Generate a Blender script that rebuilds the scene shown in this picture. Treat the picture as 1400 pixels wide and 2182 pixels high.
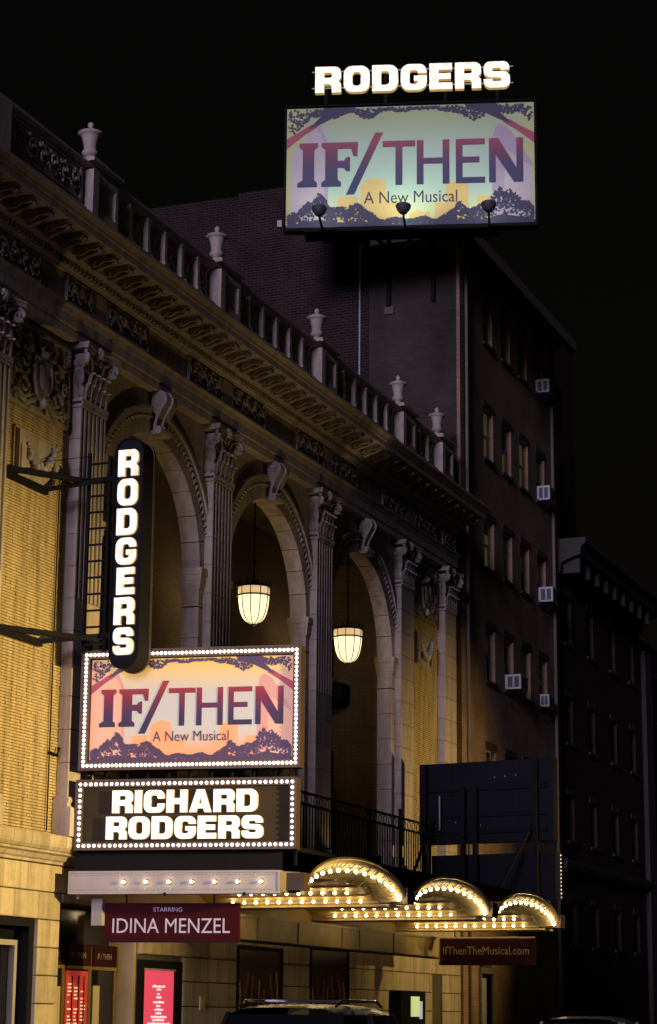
import bpy, bmesh, math, random
from mathutils import Vector, Matrix
R = math.radians
random.seed(11)
sc = bpy.context.scene
for o in list(bpy.data.objects): bpy.data.objects.remove(o)
COL = sc.collection

# ------------------------------------------------------------ camera
cd = bpy.data.cameras.new('camera'); cam = bpy.data.objects.new('camera', cd); COL.objects.link(cam)
cd.sensor_fit = 'HORIZONTAL'; cd.sensor_width = 36.0; cd.lens = 4600.0/1400.0*36.0
cd.clip_start = 0.1; cd.clip_end = 3000
fw = Vector((0.90737966, 0.35289459, 0.22831461)); rt = Vector((0.36060389, -0.93268061, 0.00846774)); up = rt.cross(fw)
m = Matrix((rt, up, -fw)).transposed().to_4x4(); m.translation = (-29.711, -16.035, 1.5)
cam.matrix_world = m; sc.camera = cam

# ------------------------------------------------------------ night sky, city glow (sun lamp), exposure
w = bpy.data.worlds.new('World'); sc.world = w; w.use_nodes = True
nt = w.node_tree; nt.nodes.clear()
sky = nt.nodes.new('ShaderNodeTexSky'); sky.sky_type = 'NISHITA'; sky.sun_disc = False
sky.sun_elevation = R(6); sky.sun_rotation = R(250)
hsv = nt.nodes.new('ShaderNodeHueSaturation'); hsv.inputs['Saturation'].default_value = 0.25
bg = nt.nodes.new('ShaderNodeBackground'); bg.inputs['Strength'].default_value = 0.0008
wo = nt.nodes.new('ShaderNodeOutputWorld')
nt.links.new(sky.outputs[0], hsv.inputs['Color']); wt = nt.nodes.new('ShaderNodeMix'); wt.data_type = 'RGBA'; wt.blend_type = 'MULTIPLY'; wt.inputs['Factor'].default_value = 1; wt.inputs['B'].default_value = (1.0, .86, .74, 1)
nt.links.new(hsv.outputs[0], wt.inputs['A']); nt.links.new(wt.outputs['Result'], bg.inputs[0]); nt.links.new(bg.outputs[0], wo.inputs[0])
# wide lavender glow of the lit-up avenue behind the camera
sd = bpy.data.lights.new('city_glow_sun', 'SUN'); sd.energy = 1.6; sd.angle = R(14); sd.color = (0.76, 0.68, 1.0)
so = bpy.data.objects.new('city_glow_sun', sd); COL.objects.link(so); so.location = (-40, -20, 30)
so.rotation_euler = Vector((0.95, 0.06, -0.16)).to_track_quat('-Z', 'Y').to_euler()
sc.view_settings.view_transform = 'Standard'; sc.view_settings.look = 'None'
sc.view_settings.exposure = 0.0; sc.view_settings.gamma = 1.0; sc.view_settings.use_curve_mapping = False
sc.render.engine = 'CYCLES'
cy = sc.cycles
cy.use_denoising = True; cy.max_bounces = 5; cy.diffuse_bounces = 3; cy.glossy_bounces = 3; cy.transmission_bounces = 4
cy.sample_clamp_indirect = 2.0; cy.sample_clamp_direct = 0.0; cy.caustics_reflective = False; cy.caustics_refractive = False
cy.use_light_tree = True

# ------------------------------------------------------------ materials
MATS = {}
def nodes(name):
    mt = bpy.data.materials.new(name); mt.use_nodes = True
    n = mt.node_tree; b = n.nodes['Principled BSDF']; MATS[name] = mt
    return mt, n, b
def plain(name, col, rough=.6, metal=0.0, var=0.15, scale=6.0, bump=0.0, emit=None, es=0.0, spec=.5, rnd=0.0):
    mt, n, b = nodes(name)
    tc = n.nodes.new('ShaderNodeTexCoord')
    nz = n.nodes.new('ShaderNodeTexNoise'); nz.inputs['Scale'].default_value = scale; nz.inputs['Detail'].default_value = 5
    n.links.new(tc.outputs['Object'], nz.inputs['Vector'])
    mr = n.nodes.new('ShaderNodeMapRange'); mr.inputs['From Min'].default_value = .25; mr.inputs['From Max'].default_value = .75
    mr.inputs['To Min'].default_value = 1-var; mr.inputs['To Max'].default_value = 1+var
    n.links.new(nz.outputs['Fac'], mr.inputs['Value'])
    mx = n.nodes.new('ShaderNodeMix'); mx.data_type = 'RGBA'; mx.blend_type = 'MULTIPLY'; mx.inputs['Factor'].default_value = 1
    mx.inputs['A'].default_value = (*col, 1)
    val = mr.outputs[0]
    if rnd:
        oi = n.nodes.new('ShaderNodeObjectInfo'); m2 = n.nodes.new('ShaderNodeMapRange')
        m2.inputs['To Min'].default_value = 1-rnd; m2.inputs['To Max'].default_value = 1+rnd
        n.links.new(oi.outputs['Random'], m2.inputs['Value'])
        mu = n.nodes.new('ShaderNodeMath'); mu.operation = 'MULTIPLY'
        n.links.new(val, mu.inputs[0]); n.links.new(m2.outputs[0], mu.inputs[1]); val = mu.outputs[0]
    n.links.new(val, mx.inputs['B']); n.links.new(mx.outputs['Result'], b.inputs['Base Color'])
    b.inputs['Roughness'].default_value = rough; b.inputs['Metallic'].default_value = metal
    b.inputs['Specular IOR Level'].default_value = spec
    if bump:
        bp = n.nodes.new('ShaderNodeBump'); bp.inputs['Strength'].default_value = bump; bp.inputs['Distance'].default_value = .01
        n.links.new(nz.outputs['Fac'], bp.inputs['Height']); n.links.new(bp.outputs[0], b.inputs['Normal'])
    if emit:
        b.inputs['Emission Color'].default_value = (*emit, 1); b.inputs['Emission Strength'].default_value = es
    return mt
def stone(name, col, rnd=0.0, grime=.35):
    """limestone: fine mottling plus soot streaks that run down"""
    mt = plain(name, col, .85, 0, .12, 9.0, .35, rnd=rnd, spec=.25)
    n = mt.node_tree; b = n.nodes['Principled BSDF']
    src = b.inputs['Base Color'].links[0].from_socket
    ge = n.nodes.new('ShaderNodeNewGeometry'); mp = n.nodes.new('ShaderNodeMapping'); mp.inputs['Scale'].default_value = (3.2, 3.2, .35)
    nz = n.nodes.new('ShaderNodeTexNoise'); nz.inputs['Scale'].default_value = 1.6; nz.inputs['Detail'].default_value = 6; nz.inputs['Roughness'].default_value = .62
    n.links.new(ge.outputs['Position'], mp.inputs[0]); n.links.new(mp.outputs[0], nz.inputs['Vector'])
    mr = n.nodes.new('ShaderNodeMapRange'); mr.inputs['From Min'].default_value = .42; mr.inputs['From Max'].default_value = .68
    mr.inputs['To Min'].default_value = 1.0; mr.inputs['To Max'].default_value = 1-grime
    n.links.new(nz.outputs['Fac'], mr.inputs['Value'])
    mx = n.nodes.new('ShaderNodeMix'); mx.data_type = 'RGBA'; mx.blend_type = 'MULTIPLY'; mx.inputs['Factor'].default_value = 1
    n.links.new(src, mx.inputs['A']); n.links.new(mr.outputs[0], mx.inputs['B']); n.links.new(mx.outputs['Result'], b.inputs['Base Color'])
    return mt
def brickmat(name, c1, c2, mortar, bw=.22, bh=.072, ms=.012, plane='YZ', bump=.5, blotch=.35):
    mt, n, b = nodes(name)
    ge = n.nodes.new('ShaderNodeNewGeometry'); sp = n.nodes.new('ShaderNodeSeparateXYZ'); cb = n.nodes.new('ShaderNodeCombineXYZ')
    n.links.new(ge.outputs['Position'], sp.inputs[0])
    n.links.new(sp.outputs['Y' if plane == 'YZ' else 'X'], cb.inputs[0]); n.links.new(sp.outputs['Z'], cb.inputs[1])
    br = n.nodes.new('ShaderNodeTexBrick'); br.inputs['Scale'].default_value = 1.0
    br.inputs['Color1'].default_value = (*c1, 1); br.inputs['Color2'].default_value = (*c2, 1); br.inputs['Mortar'].default_value = (*mortar, 1)
    br.inputs['Brick Width'].default_value = bw; br.inputs['Row Height'].default_value = bh; br.inputs['Mortar Size'].default_value = ms
    br.inputs['Mortar Smooth'].default_value = .3; br.inputs['Bias'].default_value = -.1
    n.links.new(cb.outputs[0], br.inputs['Vector'])
    nz = n.nodes.new('ShaderNodeTexNoise'); nz.inputs['Scale'].default_value = .9; nz.inputs['Detail'].default_value = 7
    n.links.new(ge.outputs['Position'], nz.inputs['Vector'])
    mr = n.nodes.new('ShaderNodeMapRange'); mr.inputs['From Min'].default_value = .3; mr.inputs['From Max'].default_value = .7
    mr.inputs['To Min'].default_value = 1-blotch; mr.inputs['To Max'].default_value = 1+blotch
    n.links.new(nz.outputs['Fac'], mr.inputs['Value'])
    mx = n.nodes.new('ShaderNodeMix'); mx.data_type = 'RGBA'; mx.blend_type = 'MULTIPLY'; mx.inputs['Factor'].default_value = 1
    n.links.new(br.outputs['Color'], mx.inputs['A']); n.links.new(mr.outputs[0], mx.inputs['B']); n.links.new(mx.outputs['Result'], b.inputs['Base Color'])
    bp = n.nodes.new('ShaderNodeBump'); bp.invert = True; bp.inputs['Strength'].default_value = bump; bp.inputs['Distance'].default_value = .012
    n.links.new(br.outputs['Fac'], bp.inputs['Height']); n.links.new(bp.outputs[0], b.inputs['Normal'])
    b.inputs['Roughness'].default_value = .9; b.inputs['Specular IOR Level'].default_value = .2
    return mt
def glow(name, col, s, base=(.8, .8, .8)):
    mt, n, b = nodes(name)
    b.inputs['Base Color'].default_value = (*base, 1); b.inputs['Emission Color'].default_value = (*col, 1); b.inputs['Emission Strength'].default_value = s
    b.inputs['Roughness'].default_value = .4
    if 'bulb' in name:                              # old lamps burn unevenly
        oi = n.nodes.new('ShaderNodeObjectInfo'); q = n.nodes.new('ShaderNodeMapRange'); q.inputs['To Min'].default_value = s*.5; q.inputs['To Max'].default_value = s*1.25
        n.links.new(oi.outputs['Random'], q.inputs['Value']); n.links.new(q.outputs[0], b.inputs['Emission Strength'])
    return mt
def ramp_print(name, stops, axis='Z', lo=0, hi=1, es=0.0, rough=.55):
    """printed vinyl whose ink runs through a colour ramp along one axis of the object"""
    mt, n, b = nodes(name)
    tc = n.nodes.new('ShaderNodeTexCoord'); sp = n.nodes.new('ShaderNodeSeparateXYZ'); n.links.new(tc.outputs['Object'], sp.inputs[0])
    mr = n.nodes.new('ShaderNodeMapRange'); mr.inputs['From Min'].default_value = lo; mr.inputs['From Max'].default_value = hi
    n.links.new(sp.outputs[axis], mr.inputs['Value'])
    cr = n.nodes.new('ShaderNodeValToRGB'); e = cr.color_ramp.elements
    e[0].position, e[0].color = stops[0][0], (*stops[0][1], 1); e[1].position, e[1].color = stops[-1][0], (*stops[-1][1], 1)
    for p, c in stops[1:-1]:
        k = e.new(p); k.color = (*c, 1)
    n.links.new(mr.outputs[0], cr.inputs[0]); n.links.new(cr.outputs[0], b.inputs['Base Color'])
    if es:
        n.links.new(cr.outputs[0], b.inputs['Emission Color']); b.inputs['Emission Strength'].default_value = es
    b.inputs['Roughness'].default_value = rough
    return mt
def poster_ground(name, W, z0, z1, es, warm):
    """printed sky of the show sign: yellow glow at the top, pale middle, coral towards the sides and foot"""
    mt, n, b = nodes(name)
    tc = n.nodes.new('ShaderNodeTexCoord'); sp = n.nodes.new('ShaderNodeSeparateXYZ'); n.links.new(tc.outputs['Object'], sp.inputs[0])
    def mrange(sock, a, c, t0=0.0, t1=1.0):
        q = n.nodes.new('ShaderNodeMapRange'); q.interpolation_type = 'SMOOTHSTEP'
        q.inputs['From Min'].default_value = a; q.inputs['From Max'].default_value = c; q.inputs['To Min'].default_value = t0; q.inputs['To Max'].default_value = t1
        n.links.new(sock, q.inputs['Value']); return q.outputs[0]
    def mix(f, a, c):
        q = n.nodes.new('ShaderNodeMix'); q.data_type = 'RGBA'
        n.links.new(f, q.inputs['Factor'])
        if isinstance(a, tuple): q.inputs['A'].default_value = (*a, 1)
        else: n.links.new(a, q.inputs['A'])
        q.inputs['B'].default_value = (*c, 1); return q.outputs['Result']
    h = z1-z0
    if warm: pale, yel, cor, side = (.50, .49, .45), (.78, .50, .09), (.88, .32, .10), (.78, .36, .20)
    else: pale, yel, cor, side = (.48, .62, .48), (.44, .50, .22), (.70, .66, .30), (.55, .56, .22)  # roof sky: same print with the floodlights' green put into its colours
    c = mix(mrange(sp.outputs['Z'], z0+.58*h, z0+1.02*h), pale, yel)
    c = mix(mrange(sp.outputs['Z'], z0+.34*h, z0+.0*h), c, cor)
    c = mix(mrange(sp.outputs['Y'], -.13*W, -.02*W), c, side)
    c = mix(mrange(sp.outputs['Y'], -.88*W, -.99*W), c, side)
    n.links.new(c, b.inputs['Base Color']); b.inputs['Roughness'].default_value = .5
    if es: n.links.new(c, b.inputs['Emission Color']); b.inputs['Emission Strength'].default_value = es
    return mt

M = {}
M['stone'] = stone('cream_limestone', (.49, .41, .34), .06)
M['stone2'] = stone('carved_limestone', (.43, .37, .31), .05, .5)
M['ashlar'] = stone('ashlar_block', (.50, .42, .29), .12)
M['joint'] = plain('dark_joint', (.09, .08, .06), .95)
M['brick'] = stone('roman_brick', (.54, .42, .22), 0, .5)
M['mortar'] = plain('mortar_bed', (.085, .06, .035), .95)
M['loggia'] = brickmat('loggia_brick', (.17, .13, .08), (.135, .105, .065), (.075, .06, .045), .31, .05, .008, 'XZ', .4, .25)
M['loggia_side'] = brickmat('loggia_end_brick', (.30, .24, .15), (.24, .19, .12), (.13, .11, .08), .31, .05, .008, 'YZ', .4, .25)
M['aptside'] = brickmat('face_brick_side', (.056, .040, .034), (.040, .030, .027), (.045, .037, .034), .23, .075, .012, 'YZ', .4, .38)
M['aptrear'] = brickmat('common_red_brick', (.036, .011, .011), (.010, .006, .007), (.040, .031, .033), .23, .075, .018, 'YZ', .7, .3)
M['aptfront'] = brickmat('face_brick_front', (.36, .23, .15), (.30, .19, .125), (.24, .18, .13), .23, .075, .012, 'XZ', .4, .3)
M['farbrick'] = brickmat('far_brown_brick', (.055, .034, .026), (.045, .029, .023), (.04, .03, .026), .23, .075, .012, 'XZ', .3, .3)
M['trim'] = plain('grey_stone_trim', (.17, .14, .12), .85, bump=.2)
M['fartrim'] = plain('dark_stone_trim', (.048, .038, .032), .9, bump=.2)  # stone trim in a darker even tone
M['farsash'] = plain('old_dark_sash', (.09, .082, .08), .7)
M['iron'] = plain('black_iron', (.008, .008, .009), .75, 0, .2, 20, spec=.12)
M['navy'] = plain('navy_enamel', (.009, .009, .012), .75, 0, .12, 3, spec=.12)
M['bladeface'] = plain('blade_face_enamel', (.010, .011, .018), .7, 0, .12, 3, spec=.12)
M['whitemetal'] = plain('white_painted_metal', (.37, .34, .325), .45, 0, .08, 4, .05)
M['cream'] = plain('cream_painted_soffit', (.62, .49, .25), .5, 0, .10, 3, .05)
M['brassmetal'] = plain('brushed_bronze_panel', (.52, .40, .20), .45, .1, .2, 2.5, .1, rnd=.12)
M['brass'] = plain('brass_trim', (.60, .42, .16), .3, .8, .15, 8)
M['brownframe'] = plain('bronze_sign_casing', (.075, .045, .024), .5, .2, .2, 5)
M['signpanel'] = plain('olive_sign_face', (.048, .038, .023), .8, 0, .15, 2, spec=.1)
M['burgundy'] = plain('burgundy_vinyl', (.042, .003, .006), .75, 0, .1, 2, spec=.12)
M['burgundy2'] = plain('dark_burgundy_vinyl', (.024, .005, .006), .75, 0, .1, 2, spec=.12)
M['white_ink'] = plain('white_lettering', (.55, .50, .66), .5, 0, .05)
M['grey_ink'] = plain('grey_lettering', (.32, .24, .20), .5, 0, .05)
M['letter'] = glow('lit_letter_face', (1.0, .90, .70), 2.6)
_n = M['letter'].node_tree; _tc = _n.nodes.new('ShaderNodeNewGeometry'); _nz = _n.nodes.new('ShaderNodeTexNoise'); _nz.inputs['Scale'].default_value = 7.0; _nz.inputs['Detail'].default_value = 2
_cr = _n.nodes.new('ShaderNodeValToRGB'); _cr.color_ramp.elements[0].position = .36; _cr.color_ramp.elements[0].color = (.95, .66, .32, 1); _cr.color_ramp.elements[1].position = .54; _cr.color_ramp.elements[1].color = (1, .90, .70, 1)
_mr = _n.nodes.new('ShaderNodeMapRange'); _mr.inputs['From Min'].default_value = .34; _mr.inputs['From Max'].default_value = .6; _mr.inputs['To Min'].default_value = .78; _mr.inputs['To Max'].default_value = 1.25
_n.links.new(_tc.outputs['Position'], _nz.inputs['Vector']); _n.links.new(_nz.outputs['Fac'], _cr.inputs[0]); _n.links.new(_nz.outputs['Fac'], _mr.inputs['Value'])
_n.links.new(_cr.outputs[0], _n.nodes['Principled BSDF'].inputs['Emission Color']); _n.links.new(_mr.outputs[0], _n.nodes['Principled BSDF'].inputs['Emission Strength'])
M['letter_side'] = plain('letter_return', (.55, .40, .18), .5, emit=(1.0, .62, .2), es=.35)
M['bulb'] = glow('clear_white_bulb', (1.0, .86, .70), 6.0)
M['bulb_warm'] = glow('warm_marquee_bulb', (1.0, .72, .32), 17.0)
M['bulb_fan'] = glow('fan_bulb', (1.0, .76, .38), 26.0)
M['bulb_side'] = glow('edge_bulb', (1.0, .86, .70), 2.5)
M['bulb_hid'] = glow('hidden_fill_bulb', (1.0, .72, .32), 17.0)  # fill bulbs, added out of sight behind the valance
M['bulb_dim'] = glow('fascia_bulb', (1.0, .80, .45), 16.0)
M['lampglass'] = glow('lantern_glass', (1.0, .76, .40), 1.65)
M['lampglass_top'] = glow('lantern_band_glass', (1.0, .66, .30), .75)
M['glass'] = plain('dark_window_glass', (.008, .009, .012), .08, 0, .05, spec=.6)
M['glass_lit'] = plain('dimly_lit_pane', (.05, .05, .03), .3, 0, .3, 3, emit=(.6, .5, .16), es=.05)
M['shade'] = plain('roller_shade', (.20, .18, .15), .8)
M['glass_curtain'] = plain('curtained_glass', (.10, .10, .105), .35, 0, .3, 3)
M['sash'] = plain('painted_sash', (.55, .53, .55), .6)
M['acwhite'] = plain('aged_white_appliance', (.42, .42, .43), .5, 0, .12, 9)
M['acgrille'] = plain('dark_grille', (.06, .06, .07), .6)
M['asphalt'] = plain('wet_asphalt', (.035, .035, .037), .55, 0, .3, 40, .4)
M['concrete'] = plain('sidewalk_concrete', (.20, .19, .175), .85, 0, .2, 8, .3)
M['carpaint'] = plain('black_car_paint', (.010, .010, .011), .18, 0, .05, spec=.7)
M['carpaint2'] = plain('grey_car_paint', (.22, .20, .20), .25, .3, .05)
M['carglass'] = plain('car_glass', (.008, .009, .010), .05, 0, .0, spec=.8)
M['rubber'] = plain('tyre_rubber', (.02, .02, .02), .8)
M['chrome'] = plain('chrome', (.6, .6, .6), .15, 1.0, .05)
M['pink'] = glow('backlit_pink_poster', (.95, .075, .13), .75, (.3, .05, .07))
M['pinkwhite'] = glow('backlit_poster_type', (1.0, .72, .70), 1.1)
M['redlit'] = glow('lobby_red_glow', (.60, .045, .03), .42, (.3, .03, .03))
M['redtype'] = glow('lobby_poster_type', (1.0, .55, .40), .45)
M['amberlit'] = glow('lobby_amber_glow', (.55, .36, .12), .28, (.3, .22, .1))
M['screen'] = glow('green_screen', (.42, .62, .20), .75)
M['screen2'] = glow('blue_screen_edge', (.25, .45, .75), .5)
M['darkposter'] = plain('dark_printed_poster', (.03, .014, .012), .35, 0, .4, 3)
M['poster_red'] = plain('poster_brown_red_ink', (.30, .06, .035), .35, 0, .5, 6)
M['poster_skin'] = plain('poster_tan_ink', (.55, .30, .14), .35, 0, .5, 6)
M['foliage_ink'] = plain('purple_foliage_ink', (.055, .024, .062), .5, 0, .2, 8, emit=(.075, .028, .075), es=.35)
M['branch_ink'] = plain('crimson_branch_ink', (.34, .035, .06), .5, 0, .1, 3, emit=(.34, .035, .06), es=.5)
M['tower_ink'] = plain('pink_tower_ink', (.70, .38, .24), .5, 0, .06, 3, emit=(.76, .40, .28), es=.42)
M['tower_ink2'] = plain('mauve_tower_ink', (.56, .27, .21), .5, 0, .06, 3, emit=(.62, .30, .26), es=.42)
M['city_ink'] = plain('orange_skyline_ink', (.90, .34, .14), .5, 0, .06, 3, emit=(.90, .34, .14), es=.45)
M['foliage_ink_b'] = plain('lamp_tinted_foliage_ink', (.026, .020, .060), .5, 0, .2, 8)  # roof copies of the print inks carry the greenish lamp tint in their colours
M['branch_ink_b'] = plain('lamp_tinted_branch_ink', (.42, .06, .10), .5, 0, .1, 3)
M['tower_ink_b'] = plain('lamp_tinted_tower_ink', (.56, .46, .48), .5, 0, .06, 3)
M['tower_ink2_b'] = plain('lamp_tinted_tower_ink2', (.46, .35, .43), .5, 0, .06, 3)
M['city_ink_b'] = plain('lamp_tinted_skyline_ink', (.74, .50, .16), .5, 0, .06, 3)
M['small_ink'] = plain('dark_caption_ink', (.045, .022, .045), .5)

# ------------------------------------------------------------ mesh helpers
class MB:
    def __init__(s): s.v = []; s.f = []; s.s = []
    def add(s, vs, fs, smooth=False):
        b = len(s.v); s.v += [tuple(q) for q in vs]
        for f in fs: s.f.append(tuple(b+i for i in f)); s.s.append(smooth)
        return s
    def box(s, x0, x1, y0, y1, z0, z1):
        x0, x1 = min(x0, x1), max(x0, x1); y0, y1 = min(y0, y1), max(y0, y1); z0, z1 = min(z0, z1), max(z0, z1)
        return s.add([(x0,y0,z0),(x1,y0,z0),(x1,y1,z0),(x0,y1,z0),(x0,y0,z1),(x1,y0,z1),(x1,y1,z1),(x0,y1,z1)],
                     [(0,3,2,1),(4,5,6,7),(0,1,5,4),(1,2,6,5),(2,3,7,6),(3,0,4,7)])
    def cbox(s, x0, x1, y0, y1, z0, z1, c=.012):
        """block whose street-side face (low y) has worn, chamfered edges"""
        return s.add([(x0,y1,z0),(x1,y1,z0),(x1,y1,z1),(x0,y1,z1),(x0,y0+c,z0),(x1,y0+c,z0),(x1,y0+c,z1),(x0,y0+c,z1),
                      (x0+c,y0,z0+c),(x1-c,y0,z0+c),(x1-c,y0,z1-c),(x0+c,y0,z1-c)],
                     [(0,1,2,3)[::-1],(0,4,5,1)[::-1],(1,5,6,2)[::-1],(2,6,7,3)[::-1],(3,7,4,0)[::-1],
                      (4,8,9,5)[::-1],(5,9,10,6)[::-1],(6,10,11,7)[::-1],(7,11,8,4)[::-1],(8,11,10,9)[::-1]][:])
    def prism(s, poly, fn, lo, hi, smooth=False, caps=True):
        n = len(poly); vs = [fn(u, v, lo) for u, v in poly]+[fn(u, v, hi) for u, v in poly]
        b = len(s.v); s.v += [tuple(q) for q in vs]
        for i in range(n):
            j = (i+1) % n; s.f.append((b+i, b+j, b+n+j, b+n+i)); s.s.append(smooth)
        if caps:
            s.f.append(tuple(b+i for i in range(n))[::-1]); s.s.append(False)
            s.f.append(tuple(b+n+i for i in range(n))); s.s.append(False)
        return s
    def lathe(s, prof, c=(0,0,0), n=16, smooth=True, flat=()):
        b = len(s.v)
        for r, z in prof:
            for k in range(n):
                a = 2*math.pi*k/n; s.v.append((c[0]+r*math.cos(a), c[1]+r*math.sin(a), c[2]+z))
        for i in range(len(prof)-1):
            for k in range(n):
                l = (k+1) % n; s.f.append((b+i*n+k, b+i*n+l, b+(i+1)*n+l, b+(i+1)*n+k)); s.s.append(smooth)
        s.f.append(tuple(b+k for k in range(n))[::-1]); s.s.append(False)
        t = b+(len(prof)-1)*n; s.f.append(tuple(t+k for k in range(n))); s.s.append(False)
        return s
    def tube(s, pts, r, n=6, smooth=True):
        pts = [Vector(p) for p in pts]; b = len(s.v); rr = r if isinstance(r, (list, tuple)) else [r]*len(pts)
        for i, p in enumerate(pts):
            d = (pts[min(i+1, len(pts)-1)]-pts[max(i-1, 0)]).normalized()
            a = d.cross(Vector((0,0,1)) if abs(d.z) < .9 else Vector((1,0,0))).normalized(); c = d.cross(a)
            for k in range(n):
                t = 2*math.pi*(k+.5)/n; q = p+(a*math.cos(t)+c*math.sin(t))*rr[i]; s.v.append(tuple(q))
        for i in range(len(pts)-1):
            for k in range(n):
                l = (k+1) % n; s.f.append((b+i*n+k, b+i*n+l, b+(i+1)*n+l, b+(i+1)*n+k)); s.s.append(smooth)
        s.f.append(tuple(b+k for k in range(n))[::-1]); s.s.append(False)
        t = b+(len(pts)-1)*n; s.f.append(tuple(t+k for k in range(n))); s.s.append(False)
        return s
    def bar(s, a, b, r): return s.tube([a, b], r*1.2, 4, False)
    def ball(s, c, r, n=8, m=5):
        rx, ry, rz = r if isinstance(r, (tuple, list)) else (r, r, r)
        b = len(s.v); s.v.append((c[0], c[1], c[2]-rz))
        for i in range(1, m):
            p = math.pi*i/m-math.pi/2
            for k in range(n):
                a = 2*math.pi*k/n; s.v.append((c[0]+rx*math.cos(p)*math.cos(a), c[1]+ry*math.cos(p)*math.sin(a), c[2]+rz*math.sin(p)))
        s.v.append((c[0], c[1], c[2]+rz)); t = len(s.v)-1
        for k in range(n):
            l = (k+1) % n
            s.f.append((b, b+1+l, b+1+k)); s.s.append(True); q = b+1+(m-2)*n; s.f.append((t, q+k, q+l)); s.s.append(True)
            for i in range(m-2):
                e = b+1+i*n; s.f.append((e+k, e+l, e+n+l, e+n+k)); s.s.append(True)
        return s
    def arc(s, cx, cz, r0, r1, a0, a1, y0, y1, n=8):
        """a piece of an arch ring: radii r0..r1, angles a0..a1 (from +x), thickness y0..y1"""
        poly = [(cx+r1*math.cos(a0+(a1-a0)*i/n), cz+r1*math.sin(a0+(a1-a0)*i/n)) for i in range(n+1)]
        poly += [(cx+r0*math.cos(a1+(a0-a1)*i/n), cz+r0*math.sin(a1+(a0-a1)*i/n)) for i in range(n+1)]
        b = len(s.v); N = len(poly)
        s.v += [(u, y0, v) for u, v in poly]+[(u, y1, v) for u, v in poly]
        for i in range(N):
            j = (i+1) % N; s.f.append((b+i, b+j, b+N+j, b+N+i)); s.s.append(False)
        for i in range(n):
            a, c, d, e = b+i, b+i+1, b+N-2-i, b+N-1-i
            s.f.append((a, c, d, e)[::-1]); s.s.append(False)
            s.f.append((a+N, c+N, d+N, e+N)); s.s.append(False)
        return s
    def mesh(s, name, mat):
        me = bpy.data.meshes.new(name); me.from_pydata(s.v, [], s.f); me.polygons.foreach_set('use_smooth', s.s)
        bm = bmesh.new(); bm.from_mesh(me); bmesh.ops.recalc_face_normals(bm, faces=bm.faces); bm.to_mesh(me); bm.free()
        me.materials.append(M[mat] if isinstance(mat, str) else mat); return me

WL = {}
def put(name, me, parent=None, loc=(0,0,0)):
    """link a mesh as one object; loc is given in the thing's own frame"""
    o = bpy.data.objects.new(name, me); COL.objects.link(o); loc = Vector(loc)
    if parent is not None: o.parent = parent; o.location = loc-WL[parent.name]
    else: o.location = loc
    WL[o.name] = loc.copy(); return o
def part(name, mb, mat, parent, loc=(0,0,0)): return put(name, mb.mesh(name, mat), parent, loc)
def tag(o, label, cat, group=None, kind=None):
    if label: o['label'] = label
    if cat: o['category'] = cat
    if group: o['group'] = group
    if kind: o['kind'] = kind
    return o
def thing(name, label, cat, loc=(0,0,0), rotz=0.0, group=None, local=False):
    o = bpy.data.objects.new(name, None); COL.objects.link(o); o.location = loc; o.rotation_euler = (0,0,rotz); o.empty_display_size = .3
    WL[o.name] = Vector((0,0,0)) if local else Vector(loc)
    return tag(o, label, cat, group)
def struct(name, mb, mat, label=None):
    o = put(name, mb.mesh(name, mat)); o['kind'] = 'structure'
    if label: o['label'] = label
    return o

SGN = Matrix(((0,0,-1,0),(-1,0,0,0),(0,1,0,0),(0,0,0,1)))   # sign frame: x -> toward the street, y -> up, z -> toward the viewer down the street
def curve_mesh(contours, depth):
    cu = bpy.data.curves.new('tmp', 'CURVE'); cu.dimensions = '2D'; cu.fill_mode = 'BOTH'; cu.extrude = depth/2
    for c in contours:
        sp = cu.splines.new('POLY'); sp.points.add(len(c)-1); sp.use_cyclic_u = True
        for i, (x, y) in enumerate(c): sp.points[i].co = (x, y, 0, 1)
    ob = bpy.data.objects.new('tmp', cu); COL.objects.link(ob)
    dg = bpy.context.evaluated_depsgraph_get(); dg.update()
    me = bpy.data.meshes.new_from_object(ob.evaluated_get(dg)); bpy.data.objects.remove(ob); bpy.data.curves.remove(cu); return me
def text_mesh(txt, width, height=None, bold=0.0, depth=.004, spacing=1.0):
    cu = bpy.data.curves.new('tmp', 'FONT'); cu.body = txt; cu.size = 1; cu.offset = bold; cu.extrude = .01; cu.resolution_u = 3; cu.space_character = spacing
    ob = bpy.data.objects.new('tmp', cu); COL.objects.link(ob)
    dg = bpy.context.evaluated_depsgraph_get(); dg.update()
    me = bpy.data.meshes.new_from_object(ob.evaluated_get(dg)); bpy.data.objects.remove(ob); bpy.data.curves.remove(cu)
    xs = [v.co.x for v in me.vertices]; ys = [v.co.y for v in me.vertices]
    kx = width/(max(xs)-min(xs)); ky = kx if height is None else height/(max(ys)-min(ys)); x0, y0 = min(xs), min(ys)
    for v in me.vertices: v.co = ((v.co.x-x0)*kx, (v.co.y-y0)*ky, v.co.z*depth/.02)
    return me
def setmat(me, *mats):
    me.materials.clear()
    for q in mats: me.materials.append(M[q] if isinstance(q, str) else q)
    return me
def ra(cx, cy, r, a0, a1, n=5): return [(cx+r*math.cos(R(a0+(a1-a0)*i/n)), cy+r*math.sin(R(a0+(a1-a0)*i/n))) for i in range(n+1)]
def rrect(x0, y0, x1, y1, r):
    bl, br, tr, tl = r if isinstance(r, tuple) else (r,)*4
    return ra(x0+bl, y0+bl, bl, 180, 270)+ra(x1-br, y0+br, br, 270, 360)+ra(x1-tr, y1-tr, tr, 0, 90)+ra(x0+tl, y1-tl, tl, 90, 180)
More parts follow.
